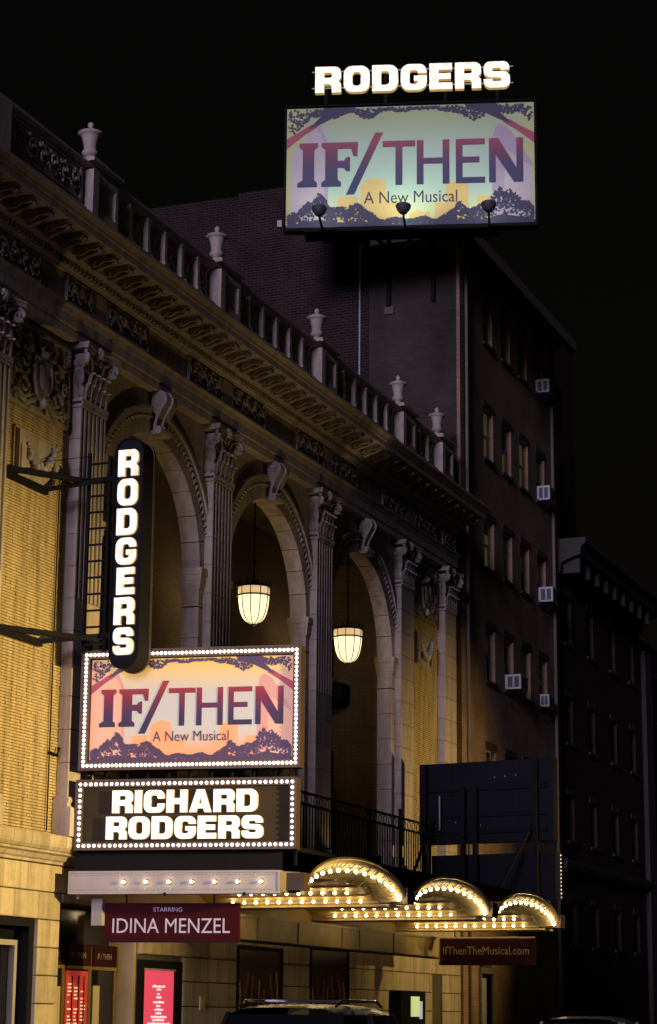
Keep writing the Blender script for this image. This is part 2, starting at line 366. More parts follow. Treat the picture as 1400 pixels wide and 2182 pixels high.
def glyph(ch):
    """heavy square-shouldered display capitals, height 1"""
    W = .98
    if ch == 'O': return W, [rrect(0,0,W,1,.32), rrect(.33,.235,W-.33,.765,.12)]
    if ch == 'D': return W, [rrect(0,0,W,1,(.02,.33,.33,.02)), rrect(.34,.235,W-.33,.765,(.01,.13,.13,.01))]
    if ch == 'E': return .86, [[(0,0),(.86,0),(.86,.25),(.34,.25),(.34,.385),(.80,.385),(.80,.615),(.34,.615),(.34,.75),(.85,.75),(.85,1),(0,1)]]
    if ch == 'I': return .34, [[(0,0),(.34,0),(.34,1),(0,1)]]
    if ch == 'H': return W, [[(0,0),(.34,0),(.34,.37),(.64,.37),(.64,0),(W,0),(W,1),(.64,1),(.64,.63),(.34,.63),(.34,1),(0,1)]]
    if ch == 'A': return 1.04, [[(0,0),(.33,0),(.385,.17),(.655,.17),(.71,0),(1.04,0),(.70,1),(.34,1)], [(.455,.39),(.585,.39),(.52,.66)]]
    if ch == 'R':
        out = [(0,0),(.34,0),(.34,.33),(.52,.33)]+ra(.52,.22,.11,90,0)+[(.63,.0),(W,0),(W,.28)]+ra(W-.14,.28,.14,0,70)+ra(W-.15,.62,.15,-70,0)+ra(W-.24,.76,.24,0,90)+[(0,1)]
        return W, [out, rrect(.34,.57,.64,.765,(.0,.08,.08,.0))]
    if ch == 'C':
        return W, [ra(.32,.68,.32,90,180)+ra(.32,.32,.32,180,270)+ra(W-.32,.32,.32,270,360)+[(W,.40),(.65,.40)]+ra(.55,.335,.10,0,-90)+ra(.43,.335,.10,270,180)+ra(.43,.665,.10,180,90)+ra(.55,.665,.10,90,0)+[(.65,.62),(W,.62)]+ra(W-.30,.70,.30,0,90)]
    if ch == 'G':
        return W, [ra(.32,.68,.32,90,180)+ra(.32,.32,.32,180,270)+ra(W-.32,.32,.32,270,360)+[(W,.55),(.50,.55),(.50,.36),(.65,.36)]+ra(.55,.335,.10,0,-90)+ra(.43,.335,.10,270,180)+ra(.43,.665,.10,180,90)+ra(.55,.665,.10,90,0)+[(.65,.65),(W,.65)]+ra(W-.30,.70,.30,0,90)]
    if ch == 'S':
        return W, [ra(.24,.76,.24,90,180)+[(0,.66)]+ra(.24,.64,.24,180,270)+[(.60,.38)]+ra(.60,.315,.065,90,-90)+[(.34,.25)]+[(.32,.33),(0,.33),(0,.24)]+ra(.24,.24,.24,180,270)+ra(W-.24,.24,.24,270,360)+[(W,.36)]+ra(W-.24,.37,.24,0,90)+[(.38,.62)]+ra(.38,.69,.07,270,90)+[(.62,.76),(.64,.68),(W-.02,.68),(W-.02,.76)]+ra(W-.26,.76,.24,0,90)]
def letter(ch, h, wfac, parent, u, v, x, depth=.06):
    """one lit letter: glowing face with a shallow return, in the sign frame (u to the street, v up); x = height of face above frame"""
    W, cs = glyph(ch); me = curve_mesh([[(a*h*wfac, b*h) for a, b in c] for c in cs], depth)
    me.transform(Matrix.Translation((0,0,x-depth/2))); me.transform(SGN)
    setmat(me, 'letter', 'letter_side')
    for p in me.polygons: p.material_index = 0 if abs(p.normal.x) > .7 else 1
    me.name = 'letter'
    return put('letter', me, parent, (0, -u, v))
def flat(name, contours, mat, parent, off, depth=.0004):
    me = curve_mesh(contours, depth); me.transform(Matrix.Translation((0,0,off))); me.transform(SGN); setmat(me, mat); me.name = name
    return put(name, me, parent)
def flat_text(txt, u, v, width, height, mat, parent, off, bold=0, spacing=1.0, name='caption'):
    me = text_mesh(txt, width, height, bold, .0008, spacing); me.transform(Matrix.Translation((u, v, off))); me.transform(SGN); setmat(me, mat); me.name = name
    return put(name, me, parent)
# ================================================================ ground, road, pavement
struct('ground', MB().box(-400, 600, -400, 400, -.6, -.05), 'asphalt', 'dark ground under the street and the blocks')
struct('road', MB().box(-120, 260, -14.2, -4.6, -.049, 0), 'asphalt', 'dark asphalt roadway in front of the theatre')
mb = MB(); mb.box(-120, 260, -4.45, -.3, -.045, .14)
pav = struct('pavement', mb, 'concrete', 'concrete pavement under the theatre canopy')
part('kerb', MB().box(-120, 260, -4.598, -4.452, -.044, .145), 'trim', pav)
mb = MB(); mb.box(-120, 260, -18.4, -14.35, -.045, .14)
pav2 = struct('pavement', mb, 'concrete', 'concrete pavement on the near side of the street')
part('kerb', MB().box(-120, 260, -14.348, -14.202, -.044, .145), 'trim', pav2)

# ================================================================ the theatre
T = thing('theatre', 'cream stone theatre facade with three tall arches, fluted pilasters and urn-topped balustrade', 'building', (0, 0, 0))
PX = [-3.17, 0.0, 5.2, 10.4, 15.6, 18.77]; PW = .88; PD = .20
SPR = 9.39; AR = 1.97
XA, XB = -7.5, 19.66
# --- masses behind the facing
part('rear_mass', MB().box(XA, 20.4, 2.4, 14, 0, 14.3), 'loggia', T)
body = MB()
body.box(XA, PX[1]+.05, .06, 2.4, 4.18, 13.7); body.box(XA, -3.4, .06, 2.4, 0, 4.18); body.box(-3.4, -.46, .06, 2.4, 2.93, 4.18); body.box(-.46, .22, .06, 2.4, 0, 4.18); body.box(-3.4, -.46, .9, 2.4, 0, 2.93); body.box(PX[4]+.83, 20.4, .06, 2.4, 0, 13.7)       # end bays
body.box(3.05, PX[4]+.83, .06, 2.4, 0, 4.18); body.box(.22, 3.05, .06, 2.4, 3.2, 4.18); body.box(.22, 3.05, .65, 2.4, 0, 3.2)                                               # ground floor
body.box(PX[1]+.05, PX[4]+.83, .30, 2.4, 11.75, 13.7)                                           # over the arcade
part('backing_wall', body, 'joint', T)
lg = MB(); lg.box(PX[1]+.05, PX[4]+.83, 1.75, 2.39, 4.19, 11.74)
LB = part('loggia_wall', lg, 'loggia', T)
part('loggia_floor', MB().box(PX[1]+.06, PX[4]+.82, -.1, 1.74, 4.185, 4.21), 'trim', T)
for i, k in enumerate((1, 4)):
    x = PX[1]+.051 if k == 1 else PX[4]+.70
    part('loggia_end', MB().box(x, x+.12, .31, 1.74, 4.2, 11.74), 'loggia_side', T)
# --- window with an air conditioner box and door in the loggia wall, behind the third arch
wn = part('loggia_window', MB().box(15.75, 17.0, 1.70, 1.76, 9.15, 10.2), 'glass', T)
part('sill', MB().box(15.6, 17.5, 1.62, 1.745, 8.98, 9.08), 'trim', wn)
part('loggia_door', MB().box(14.6, 18.2, 1.68, 1.76, 4.2, 7.45), 'glass', T)
part('loggia_door', MB().box(10.4, 12.0, 1.68, 1.76, 4.2, 7.3), 'glass', T)
# --- ashlar of the ground floor: every block is a piece
AZ = [3.75-.415*i for i in range(10)]
gf = part('ground_floor_wall', MB().box(XA, -3.4, .035, .058, .02, 3.79).box(-3.4, -.46, .035, .058, 2.93, 3.79).box(-.46, .22, .035, .058, .02, 3.79).box(.22, 3.05, .035, .058, 3.2, 3.79).box(3.05, 20.4, .035, .058, .02, 3.79), 'joint', T)
BM = {}
def block_mesh(L, H, D=.07, mat='ashlar'):
    k = (round(L, 2), round(H, 2), D, mat)
    if k not in BM: BM[k] = MB().cbox(0, k[0], 0, D, 0, k[1], .012).mesh('stone_block', mat)
    return BM[k]
openings = [(-3.4, -.46, 0, 2.93), (.22, 3.05, 0, 3.2), (3.05, 4.75, 0, 2.45), (7.05, 9.25, 0, 2.78), (10.65, 12.85, 0, 2.88), (18.25, 19.0, 0, 2.47)]
def clear(x0, x1, z0, z1): return not any(x1 > a+.02 and x0 < b-.02 and z1 > c and z0 < d-.02 for a, b, c, d in openings)
for i in range(9):
    z1, z0 = AZ[i], AZ[i+1]; 
    if z0 < .1: z0 = .15
    xs = []; x = XA+(.37 if i % 2 else 0)
    while x < 20.3: xs.append(x); x += .74
    cuts = sorted(set([round(q, 3) for q in xs]+[q for a, b, c, d in openings for q in (a, b) if z0 < d-.02]+[20.38]))
    cuts = [q for j, q in enumerate(cuts) if j == 0 or q-cuts[j-1] > .005]
    for a, b in zip(cuts, cuts[1:]):
        if b-a < .06 or b < -3.6: continue
        top = z1
        if not clear(a, b, z0, z1):
            hit = [d for (p, q, c, d) in openings if b > p+.02 and a < q-.02 and z0 < d-.02]
            bot = max(hit)
            if z1-bot < .06: continue
            put('stone_block', block_mesh(b-a-.014, z1-bot-.014), gf, (a+.007, -.03, bot+.007)); continue
        put('stone_block', block_mesh(b-a-.014, z1-z0-.014), gf, (a+.007, -.03, z0+.007))
# reveals of the left opening with its glazed frame
rv = MB(); rv.box(-3.4, -.462, .30, .34, .02, 2.93); part('recess_back', rv, 'glass', T)
rv = MB(); rv.box(-.60, -.462, .04, .30, .1, 2.92); rv.box(-3.4, -.60, .04, .30, 2.80, 2.92); part('recess_lining', rv, 'navy', T)
fr = MB(); fr.box(-.76, -.68, .19, .29, .1, 2.60); fr.box(-2.4, -.76, .19, .29, 2.52, 2.60); part('glazed_frame', fr, 'whitemetal', T)
# --- belt ledge: profile, with each capping slab as a piece
def extrude_x(mb, prof, x0, x1): return mb.prism(prof, lambda u, v, w: (w, u, v), x0, x1)
led = extrude_x(MB(), [(.05,3.76),(-.05,3.76),(-.05,3.80),(-.09,3.82),(-.13,3.88),(-.20,3.90),(-.20,3.935),(.05,3.935)], XA, XB)
LED = part('ledge', led, 'stone', T)
slab = extrude_x(MB(), [(.05,.0),(-.24,.0),(-.285,.05),(-.30,.10),(-.30,.215),(-.28,.235),(.05,.25)], 0, .53).mesh('ledge_slab', 'ashlar')
x = -5.0
while x < 19.5:
    if x < .1 or x > 15.9: put('ledge_slab', slab, LED, (x, 0, 3.938))
    x += .538
# --- brick bays: roman bricks, too small to pick apart, as one mass
bk = MB(); z = 4.20; row = 0
x0, x1 = PX[0]+PW+.005, -.005
while z < 12.05:
    x = x0-(.155 if row % 2 else 0)
    while x < x1:
        a, b = max(x, x0), min(x+.302, x1)
        if b-a > .03:
            d = random.uniform(-.004, .004); bk.box(a, b, .005+d, .058, z, z+.034)
        x += .312
    z += .0455; row += 1
bkm = bk.mesh('brickwork', 'brick')
for dx in (0, 18.77):
    part('mortar_bed', MB().box(x0+dx, x1+dx, .016, .0595, 4.19, 12.08), 'mortar', T)
    o = put('brickwork', bkm, T, (dx, 0, 0)); o['kind'] = 'stuff'
# --- arcade wall (spandrels) with arch openings, in three bays
def spandrel(x0, x1, cx, z1):
    n = 24; mbx = MB(); y0, y1 = .0, .30
    pts = [(cx+AR*1.04*math.cos(math.pi*i/n), SPR+AR*1.04*math.sin(math.pi*i/n)) for i in range(n+1)]
    top = [(x1-(x1-x0)*i/n, z1) for i in range(n+1)]
    b = len(mbx.v)
    for y in (y0, y1):
        mbx.v += [(u, y, v) for u, v in pts]+[(u, y, v) for u, v in top]
    N = 2*(n+1)
    for i in range(n):
        for k in (0, N):
            f = (b+k+i, b+k+i+1, b+k+n+1+i+1, b+k+n+1+i); mbx.f.append(f); mbx.s.append(False)
        mbx.f.append((b+i, b+i+1, b+N+i+1, b+N+i)); mbx.s.append(False)
    return mbx
vou = MB(); nv = 13; g = .004
vou.arc(0, 0, AR, AR+.24, 0+g, math.pi/nv-g, -.045, .31, 3); voum = vou.mesh('voussoir', 'stone')
leaf_sc = None
arches = []
for k in (1, 2, 3):
    xl, xr = PX[k]+PW+.19, PX[k+1]-.19; cx = (xl+xr)/2
    A = part('arch', spandrel(PX[k]+PW-.02, PX[k+1]+.02, cx, 12.11), 'stone', T); arches.append(cx)
    for i in range(nv):
        o = put('voussoir', voum, A, (cx, 0, SPR)); o.rotation_euler = (0, -math.pi*i/nv, 0)
    ro = MB()
    for i in range(56):                               # twisted rope moulding
        a = math.pi*(i+.5)/56; c = (cx+(AR+.285)*math.cos(a), -.055, SPR+(AR+.285)*math.sin(a)); t = Vector((-math.sin(a), 0, math.cos(a))); rd = Vector((math.cos(a), 0, math.sin(a)))
        p = Vector(c); ro.tube([p-rd*.045-t*.05+Vector((0,.02,0)), p+Vector((0,-.015,0)), p+rd*.045+t*.05+Vector((0,.02,0))], [.018,.034,.018], 5)
    part('rope_moulding', ro, 'stone2', A)
    rg = MB(); rg.arc(cx, SPR, AR+.335, AR+.40, 0, math.pi, -.075, .02, 36); rg.arc(cx, SPR, AR+.40, AR+.47, 0, math.pi, -.11, .02, 36); rg.arc(cx, SPR, AR+.238, AR+.335, 0, math.pi, -.03, .02, 36)
    part('archivolt', rg, 'stone', A)
    for s in (-1, 1):                                 # jambs: impost moulding and stacked blocks
        e = xl if s < 0 else xr
        a, b = (PX[k]+PW-.02, xl) if s < 0 else (xr, PX[k+1]+.02)
        im = MB(); pr = .06
        for z0, z1, p in ((9.02, 9.07, .02), (9.07, 9.16, .035), (9.16, 9.27, .05), (9.27, 9.39, .075)):
            im.box(a-(p if s > 0 else 0), b+(p if s < 0 else 0), -.05-p, .32+p*.4, z0, z1)
        part('impost', im, 'stone', A)
        part('fillet', MB().box(a-(.02 if s > 0 else 0), b+(.02 if s < 0 else 0), -.05, .315, 8.70, 8.745), 'stone', A)
        z = 4.2; hs = []
        while z < 8.6: hs.append((z, min(z+.56, 8.70))); z += .56
        hs.append((8.745, 9.02))
        for z0, z1 in hs:
            if z1-z0 < .05: continue
            jm = block_mesh(b-a, z1-z0-.010, .345, 'stone'); put('jamb_block', jm, A, (a, -.04, z0+.005))
    # keystone console with scroll
    zc = SPR+AR
    prof = [(.03, zc+.74),(.16, zc+.745)]+[(.17+.155*math.cos(R(t)), zc+.59+.155*math.sin(R(t))) for t in range(80, -50, -13)]+[(.235, zc+.40),(.185, zc+.30),(.145, zc+.20),(.135, zc+.11)]+[(.155+.075*math.cos(R(t)), zc+.045+.072*math.sin(R(t))) for t in range(70, -110, -20)]+[(.03, zc-.03),(.03, zc+.03),(.075, zc+.05),(.075, zc+.16),(.105,zc+.24),(.115, zc+.30),(.10, zc+.345),(.03,zc+.36)]
    ks = MB(); ks.prism(prof, lambda u, v, ww: (ww, -.03-u, v), cx-.21, cx+.23)
    for (cy_, cz_, r0, turns) in ((.165, zc+.575, .115, 1.6), (.155, zc+.045, .045, 1.1)):
        pts = []
        for i in range(22):
            t = i/21; a = R(120)-t*turns*2*math.pi; r = r0*(1-.82*t); pts.append((cx-.214, -.03-cy_-r*math.cos(a), cz_+r*math.sin(a)))
        ks.tube(pts, .016, 5)
    ks.tube([(cx+.01, -.03-a-.004, b) for a, b in prof[2:18]], .03, 6)
    part('keystone', ks, 'stone2', A)
# --- pilasters
def shaft_block(h, fluted):
    if not fluted: return MB().cbox(0, PW, 0, PD, 0, h, .008).mesh('shaft_block', 'stone')
    n = 6; prof = [(0, PD), (0, .008), (.008, 0)]; fwid = .085; gap = (PW-.09-n*fwid)/(n-1)
    for i in range(n):
        a = .045+i*(fwid+gap)
        for t in range(0, 7):
            th = math.pi*t/6; prof.append((a+fwid/2-fwid/2*math.cos(th), .036*math.sin(th)))
    prof += [(PW-.008, 0), (PW, .008), (PW, PD)]
    return MB().prism(prof, lambda u, v, w: (u, v, w), 0, h).mesh('shaft_block', 'stone')
HB = .52
sb_f, sb_p = shaft_block(HB-.008, True), shaft_block(HB-.008, False)
def capital():
    c = MB(); W, D = PW, PD; z0 = 0.0; H = .95
    c.box(.03, W-.03, -D-.0+.01, .02, .05, H-.14)                                    # bell
    ab = []                                                                           # abacus with hollow sides
    for i in range(13):
        t = i/12; x = -.12+(W+.24)*t; ab.append((x, -D-.15+.10*math.sin(math.pi*t)))
    ab += [(W+.12, -.0), (W+.02, .02), (-.02, .02), (-.12, 0)]
    c.prism(ab, lambda u, v, w: (u, v, w), H-.10, H-.03); c.prism([(a*1.0, b-.018 if b < -.1 else b) for a, b in ab], lambda u, v, w: (u, v, w), H-.03, H)
    def lf(x, y, dx, dy, zb, h, wd, curl):
        """one acanthus leaf: a bent tongue with a midrib and lobed edges, curling outward at the tip"""
        n = 6; b = len(c.v); tx, ty = -dy, dx
        for i in range(n+1):
            t = i/n; out = .012+curl*(t**2.4)*1.0; zz = zb+h*(t if t < .85 else .85+(t-.85)*.1)
            if t > .92: zz -= h*.10
            ww = wd*(.75+.3*math.sin(t*9.0)*.35)*(1 if t < .7 else (1.1-t)*2.2)
            for s, lift in ((-1, 0), (-.45, .018), (0, .034), (.45, .018), (1, 0)):
                c.v.append((x+dx*(out+lift)+tx*ww*s, y+dy*(out+lift)+ty*ww*s, zz-abs(s)*.02))
        for i in range(n):
            for j in range(4):
                q = b+i*5+j; c.f.append((q, q+1, q+6, q+5)); c.s.append(False)
    for i in range(5): lf(.09+i*(W-.18)/4, -D+.01, 0, -1, .04, .34, .082, .085)
    for i in range(4): lf(.18+i*(W-.36)/3, -D+.01, 0, -1, .10, .50, .085, .125)
    for s, x in ((-1, .03), (1, W-.03)):
        lf(x, -D*.35, s, 0, .04, .34, .07, .07); lf(x, -D*.75, s, 0, .10, .50, .06, .09)
    for sx, x in ((-1, .015), (1, W-.015)):                                          # corner volutes
        for q, (ax, ay) in enumerate(((sx*.75, -.65),)):
            ctr = Vector((x+sx*.035, -D-.065, H-.235)); d = Vector((ax, ay, 0)).normalized()
            pts = []
            for i in range(20):
                t = i/19; a = R(100)-t*2*math.pi*1.5; r = .115*(1-.8*t); pts.append(ctr+d*(r*math.cos(a))+Vector((0, 0, r*math.sin(a))))
            c.tube(pts, [.045]*12+[.04]*8, 6)
            c.tube([Vector((W/2+sx*.10, -D-.01, H-.46)), Vector((W/2+sx*.22, -D-.05, H-.20)), ctr+Vector((-sx*.05, .02, .115)), ctr+d*.02+Vector((0, 0, .112))], .032, 6)
    for sx in (-1, 1):                                                               # inner helices and flower
        ctr = Vector((W/2+sx*.085, -D-.04, H-.20)); pts = [ctr+Vector((-sx*.065*(1-.8*i/11)*math.cos(R(90)-i/11*8), -.012, .065*(1-.8*i/11)*math.sin(R(90)-i/11*8))) for i in range(12)]
        c.tube(pts, .02, 5)
    for s, x in ((-1, .03), (1, W-.03)):
        for q in range(4): c.ball((x, -.02-q*.06, .16+.0*q), (.05, .028, .10), 6, 4); c.ball((x, -.05-q*.05, .40), (.06, .026, .12), 6, 4); c.ball((x, -.04-q*.055, .64), (.055, .03, .07), 6, 4)
    c.ball((W/2, -D-.10, H-.06), (.075, .06, .075), 8, 5)
    for i in range(6): c.ball((W/2+.075*math.cos(i*R(60)), -D-.10, H-.06+.075*math.sin(i*R(60))), .035, 6, 4)
    return c.mesh('capital', 'stone2')
capm = capital()
ast = MB(); ast.box(-.03, PW+.03, -PD-.03, .01, 0, .05); ast.box(-.015, PW+.015, -PD-.015, .01, -.09, -.045)
for i in range(14): ast.box(.0+i*(PW-.03)/13, .03+i*(PW-.03)/13, -PD-.03, -PD, -.043, -.003)
astm = ast.mesh('astragal', 'stone')
bs = MB(); bs.box(-.12, PW+.12, -PD-.12, .0, 0, .36)
extr = [(-PD-.11,.36),(-PD-.115,.40),(-PD-.11,.44),(-PD-.06,.46),(-PD-.045,.50),(-PD-.07,.53),(-PD-.075,.56),(-PD-.06,.60),(-PD-.02,.62),(0,.62),(0,.36)]
bs.prism(extr, lambda u, v, w: (w, u, v), -.10, PW+.10)
bsm = bs.mesh('base', 'stone')
for k, px in enumerate(PX):
    P = part('pilaster', MB().box(px+.012, px+PW-.012, -PD+.012, .0, 4.2, 11.15), 'joint', T)
    put('base', bsm, P, (px, 0, 4.18))
    z = 4.80; i = 0
    while z < 11.05:
        h = min(HB, 11.05-z)
        if h < HB-.01:
            me = BM.setdefault(('sb', round(h, 2), k < 4), None) or shaft_block(h-.008, k < 4); BM[('sb', round(h, 2), k < 4)] = me
        else: me = sb_f if (k < 4 and z > 7.6) else sb_p
        put('shaft_block', me, P, (px, -PD, z+.004)); z += HB; i += 1
    put('astragal', astm, P, (px, 0, 11.14)); put('capital', capm, P, (px, 0, 11.15))
# --- carved cartouche and festoon panels of the end bays
def cartouche():
    c = MB(); x0, x1, z0, z1 = -2.10, -.14, 10.62, 11.98
    c.box(x0, x1, -.012, .0, z0, z1)
    for a in (x0, x1-.07): c.box(a, a+.07, -.05, -.012, z0, z1)
    for b in (z0, z1-.06): c.box(x0+.071, x1-.071, -.045, -.012, b, b+.06)
    for i in range(18): c.ball((x1-.035, -.055, z0+.07+i*.072), (.026, .02, .026), 6, 4)
    cx, cz = (x0+x1)/2, 11.22
    sh = [(.0, -.40), (.17, -.30), (.25, -.10), (.27, .12), (.22, .27), (.12, .24), (0, .30), (-.12, .24), (-.22, .27), (-.27, .12), (-.25, -.10), (-.17, -.30)]
    c.prism([(cx+u, cz+v) for u, v in sh], lambda u, v, w: (u, w, v), -.09, -.01); c.tube([(cx+u*1.06, -.10, cz+v*1.06) for u, v in sh+sh[:1]], .035, 6)
    c.ball((cx, -.09, cz), (.15, .06, .22), 10, 6)
    for i in range(7):                                                               # shell crest
        a = R(30+i*20); c.tube([(cx, -.10, cz+.34), (cx+.16*math.cos(a), -.15, cz+.36+.18*math.sin(a)), (cx+.24*math.cos(a), -.12, cz+.36+.27*math.sin(a))], [.03, .045, .02], 5)
    c.ball((cx, -.13, cz+.36), (.10, .08, .07), 8, 5); c.ball((cx, -.12, cz-.42), (.09, .07, .09), 8, 5)
    for s in (-1, 1):
        for (ox, oz, r, t0, tn, th) in ((.52, .20, .20, 0, 1.5, .045), (.55, -.25, .22, 180, 1.6, .05), (.30, -.45, .13, 90, 1.3, .04), (.78, .0, .12, 40, 1.3, .035), (.75, .42, .12, 200, 1.4, .035), (.40, .50, .11, 20, 1.2, .035), (.76,-.45,.11,0,1.2,.03)):
            pts = [(cx+s*(ox+r*(1-.8*i/13)*math.cos(R(t0)+tn*6.28*i/13)), -.05-.03*(i/13), cz+oz+r*(1-.8*i/13)*math.sin(R(t0)+tn*6.28*i/13)) for i in range(14)]
            c.tube(pts, [th*(1-.4*i/13) for i in range(14)], 5)
        for i in range(7):
            a = R(-60+i*30); c.ball((cx+s*(.36+.07*math.cos(a)), -.07, cz+.44*math.sin(a)), (.07, .05, .05), 6, 4)
        c.tube([(cx+s*.12, -.07, cz-.34), (cx+s*.45, -.08, cz-.52), (cx+s*.85, -.05, cz-.40)], [.06, .05, .02], 6)
    return c
def festoon():
    c = MB(); x0, x1, z0, z1 = -1.82, -.45, 9.50, 10.30
    c.box(x0, x1, -.01, .0, z0, z1); c.box(x0, x1, -.03, -.01, z1-.03, z1); c.box(x0, x0+.035, -.03, -.01, z0, z1); c.box(x1-.035, x1, -.03, -.01, z0, z1)
    c.box(x0+.06, x0+.26, -.10, -.01, z0+.02, z1-.06); c.box(x0+.09, x0+.23, -.13, -.10, z0+.05, z1-.3)
    for i in range(17):
        t = i/16; x = x0+.32+t*.92; zz = z1-.12-.42*math.sin(math.pi*t)**.8; r = .045+.065*math.sin(math.pi*t)
        for q in range(4): c.ball((x+random.uniform(-.03, .03), -.05-random.random()*.05, zz+random.uniform(-.06, .06)*math.sin(math.pi*t)), r*random.uniform(.5, .8), 6, 4)
    c.tube([(x1-.12, -.05, z1-.1), (x1-.10, -.06, z1-.4), (x1-.13, -.05, z0+.1)], [.05, .06, .03], 6)
    return c
cm, fm = cartouche().mesh('carved_cartouche', 'stone2'), festoon().mesh('carved_festoon', 'stone2')
for dx in (0, 18.77): put('carved_cartouche', cm, T, (dx, -.002, 0)); put('carved_festoon', fm, T, (dx, -.002, 0))
# --- entablature
arch_p = [(.1,12.10),(-.20,12.10),(-.20,12.24),(-.235,12.25),(-.235,12.42),(-.25,12.43),(-.275,12.50),(-.32,12.53),(-.32,12.56),(.1,12.56)]
part('architrave', extrude_x(MB(), arch_p, XA, XB), 'stone', T)
FR = part('frieze', MB().box(XA, XB-.08, -.20, .1, 12.562, 13.08), 'stone', T)
def scroll_run(x0, x1, z0, z1, y, seed):
    rn = random.Random(seed); c = MB(); c.box(x0, x1, y-.012, y+.004, z0, z1)
    h = z1-z0; zc = (z0+z1)/2
    for a, b in ((x0, x0+.035), (x1-.035, x1)): c.box(a, b, y-.05, y-.012, z0, z1)
    c.box(x0+.036, x1-.036, y-.035, y-.012, z0, z0+.025); c.box(x0+.036, x1-.036, y-.035, y-.012, z1-.025, z1)
    n = max(2, round((x1-x0)/.36)); st = (x1-x0-.1)/n
    for i in range(n):
        s = 1 if i % 2 else -1; cx = x0+.05+st*(i+.5); r0 = min(st*.52, h*.40)
        pts = [(cx+r0*(1-.85*t/15)*math.cos(R(200)+s*t/15*9.2), y-.03-.02*t/15, zc+s*.01+r0*(1-.85*t/15)*math.sin(R(200)+s*t/15*9.2)) for t in range(16)]
        c.tube(pts, [.032*(1-.35*t/15) for t in range(16)], 5)
        for q in range(5):
            a = rn.uniform(0, 6.28); c.ball((cx+r0*.95*math.cos(a), y-.04, zc+r0*.95*math.sin(a)), (rn.uniform(.025, .05), .025, rn.uniform(.02, .04)), 6, 4)
        c.ball((cx, y-.055, zc), .035, 6, 4)
    return c
fpan = [(-3.6, -1.57), (-.70, .26), (.72, 2.28), (3.95, 5.42), (5.86, 7.47), (9.14, 10.62), (11.06, 12.59), (14.23, 15.82), (16.26, 18.02), (18.5, 19.5)]
for i, (a, b) in enumerate(fpan): part('carved_panel', scroll_run(a, b, 12.62, 13.05, -.204, i), 'stone2', FR)
for a, b in ((.26, .72), (5.42, 5.86), (10.62, 11.06), (15.82, 16.26)): part('frieze_block', MB().cbox(a+.02, b-.02, -.25, -.20, 12.60, 13.06, .01), 'stone', FR)
bed = [(.1,13.082),(-.20,13.082),(-.24,13.09),(-.26,13.13),(-.30,13.14),(-.30,13.24),(-.36,13.25),(-.40,13.30),(.1,13.30)]
part('bed_moulding', extrude_x(MB(), bed, XA, XB+.02), 'stone', T)
dm = MB().box(0, .075, -.352, -.302, 13.15, 13.235).mesh('dentil', 'stone')
CR_p = [(.1,13.302),(-.42,13.302),(-.42,13.44),(-.93,13.445),(-.93,13.43),(-.96,13.43),(-.96,13.54),(-.985,13.55),(-1.0,13.60),(-1.04,13.64),(-1.07,13.655),(-1.07,13.70),(.1,13.72)]
CN = part('cornice', extrude_x(MB(), CR_p, XA, XB+.05), 'stone', T)
x = -5.0; di = 0
while x < XB-.1 and di < 250: put('dentil', dm, CN, (x, 0, 0)); x += .125; di += 1
mo = MB()
mp = [(-.42,13.443),(-.42,13.31),(-.47,13.29),(-.52,13.27)]+[(-.60+.0, 13.285),(-.66,13.325),(-.72,13.345),(-.80,13.335),(-.85,13.345),(-.875,13.39),(-.86,13.443)]
mo.prism(mp, lambda u, v, w: (w, u, v), 0, .19); mo.box(-.02, .21, -.90, -.42, 13.425, 13.4425)
mo.tube([(.095, -.44, 13.285), (.095, -.54, 13.25), (.095, -.66, 13.29), (.095, -.80, 13.315), (.095, -.885, 13.36)], [.03, .05, .045, .035, .03], 6)
mo.tube([(-.012, -.47, 13.33), (-.012, -.52, 13.30), (-.012, -.56, 13.34), (-.012, -.52, 13.37)], .014, 5)
mom = mo.mesh('modillion', 'stone2')
cof = MB(); cof.ball((0, -.67, 13.435), (.085, .085, .05), 8, 5)
for i in range(6): cof.ball((.09*math.cos(i*1.047), -.67+.09*math.sin(i*1.047), 13.44), (.045, .045, .02), 6, 4)
cofm = cof.mesh('rosette', 'stone2')
x = -4.7; nmod = 0
while x < XB-.2:
    put('modillion', mom, CN, (x, 0, 0)); put('rosette', cofm, CN, (x+.37, 0, 0)); x += .545
# --- parapet: blocking course, pierced balustrade, pedestals and urns
BAL = part('balustrade', MB().box(XA, 19.7, -.05, .35, 13.722, 14.42), 'stone', T)
part('bottom_rail', extrude_x(MB(), [(-.09,14.42),(-.09,14.52),(-.05,14.55),(.22,14.55),(.22,14.42)], XA, 19.7), 'stone', BAL)
part('top_rail', extrude_x(MB(), [(-.04,15.20),(-.05,15.22),(-.10,15.23),(-.13,15.25),(-.13,15.30),(-.11,15.315),(.26,15.315),(.26,15.24),(.2,15.2)], XA, 19.7), 'stone', BAL)
PED = [.40, 5.62, 10.82, 16.02, 18.9]; pedm = MB()
pedm.box(-.26, .74, -.10, .28, 13.73, 15.19); pedm.box(-.26, -.06, -.20, -.10, 13.73, 15.19); pedm.box(.04, .74, -.16, -.10, 14.42, 14.56); pedm.box(.64, .74, -.16, -.10, 14.56, 15.10); pedm.box(.04, .74, -.16, -.10, 15.10, 15.19); pedm.box(-.06, .04, -.16, -.10, 13.73, 15.19)
pedm.box(-.32, .80, -.24, .32, 15.318, 15.36); pedm.box(-.26, .26, -.20, .30, 15.36, 15.42)
pedmm = pedm.mesh('pedestal', 'stone')
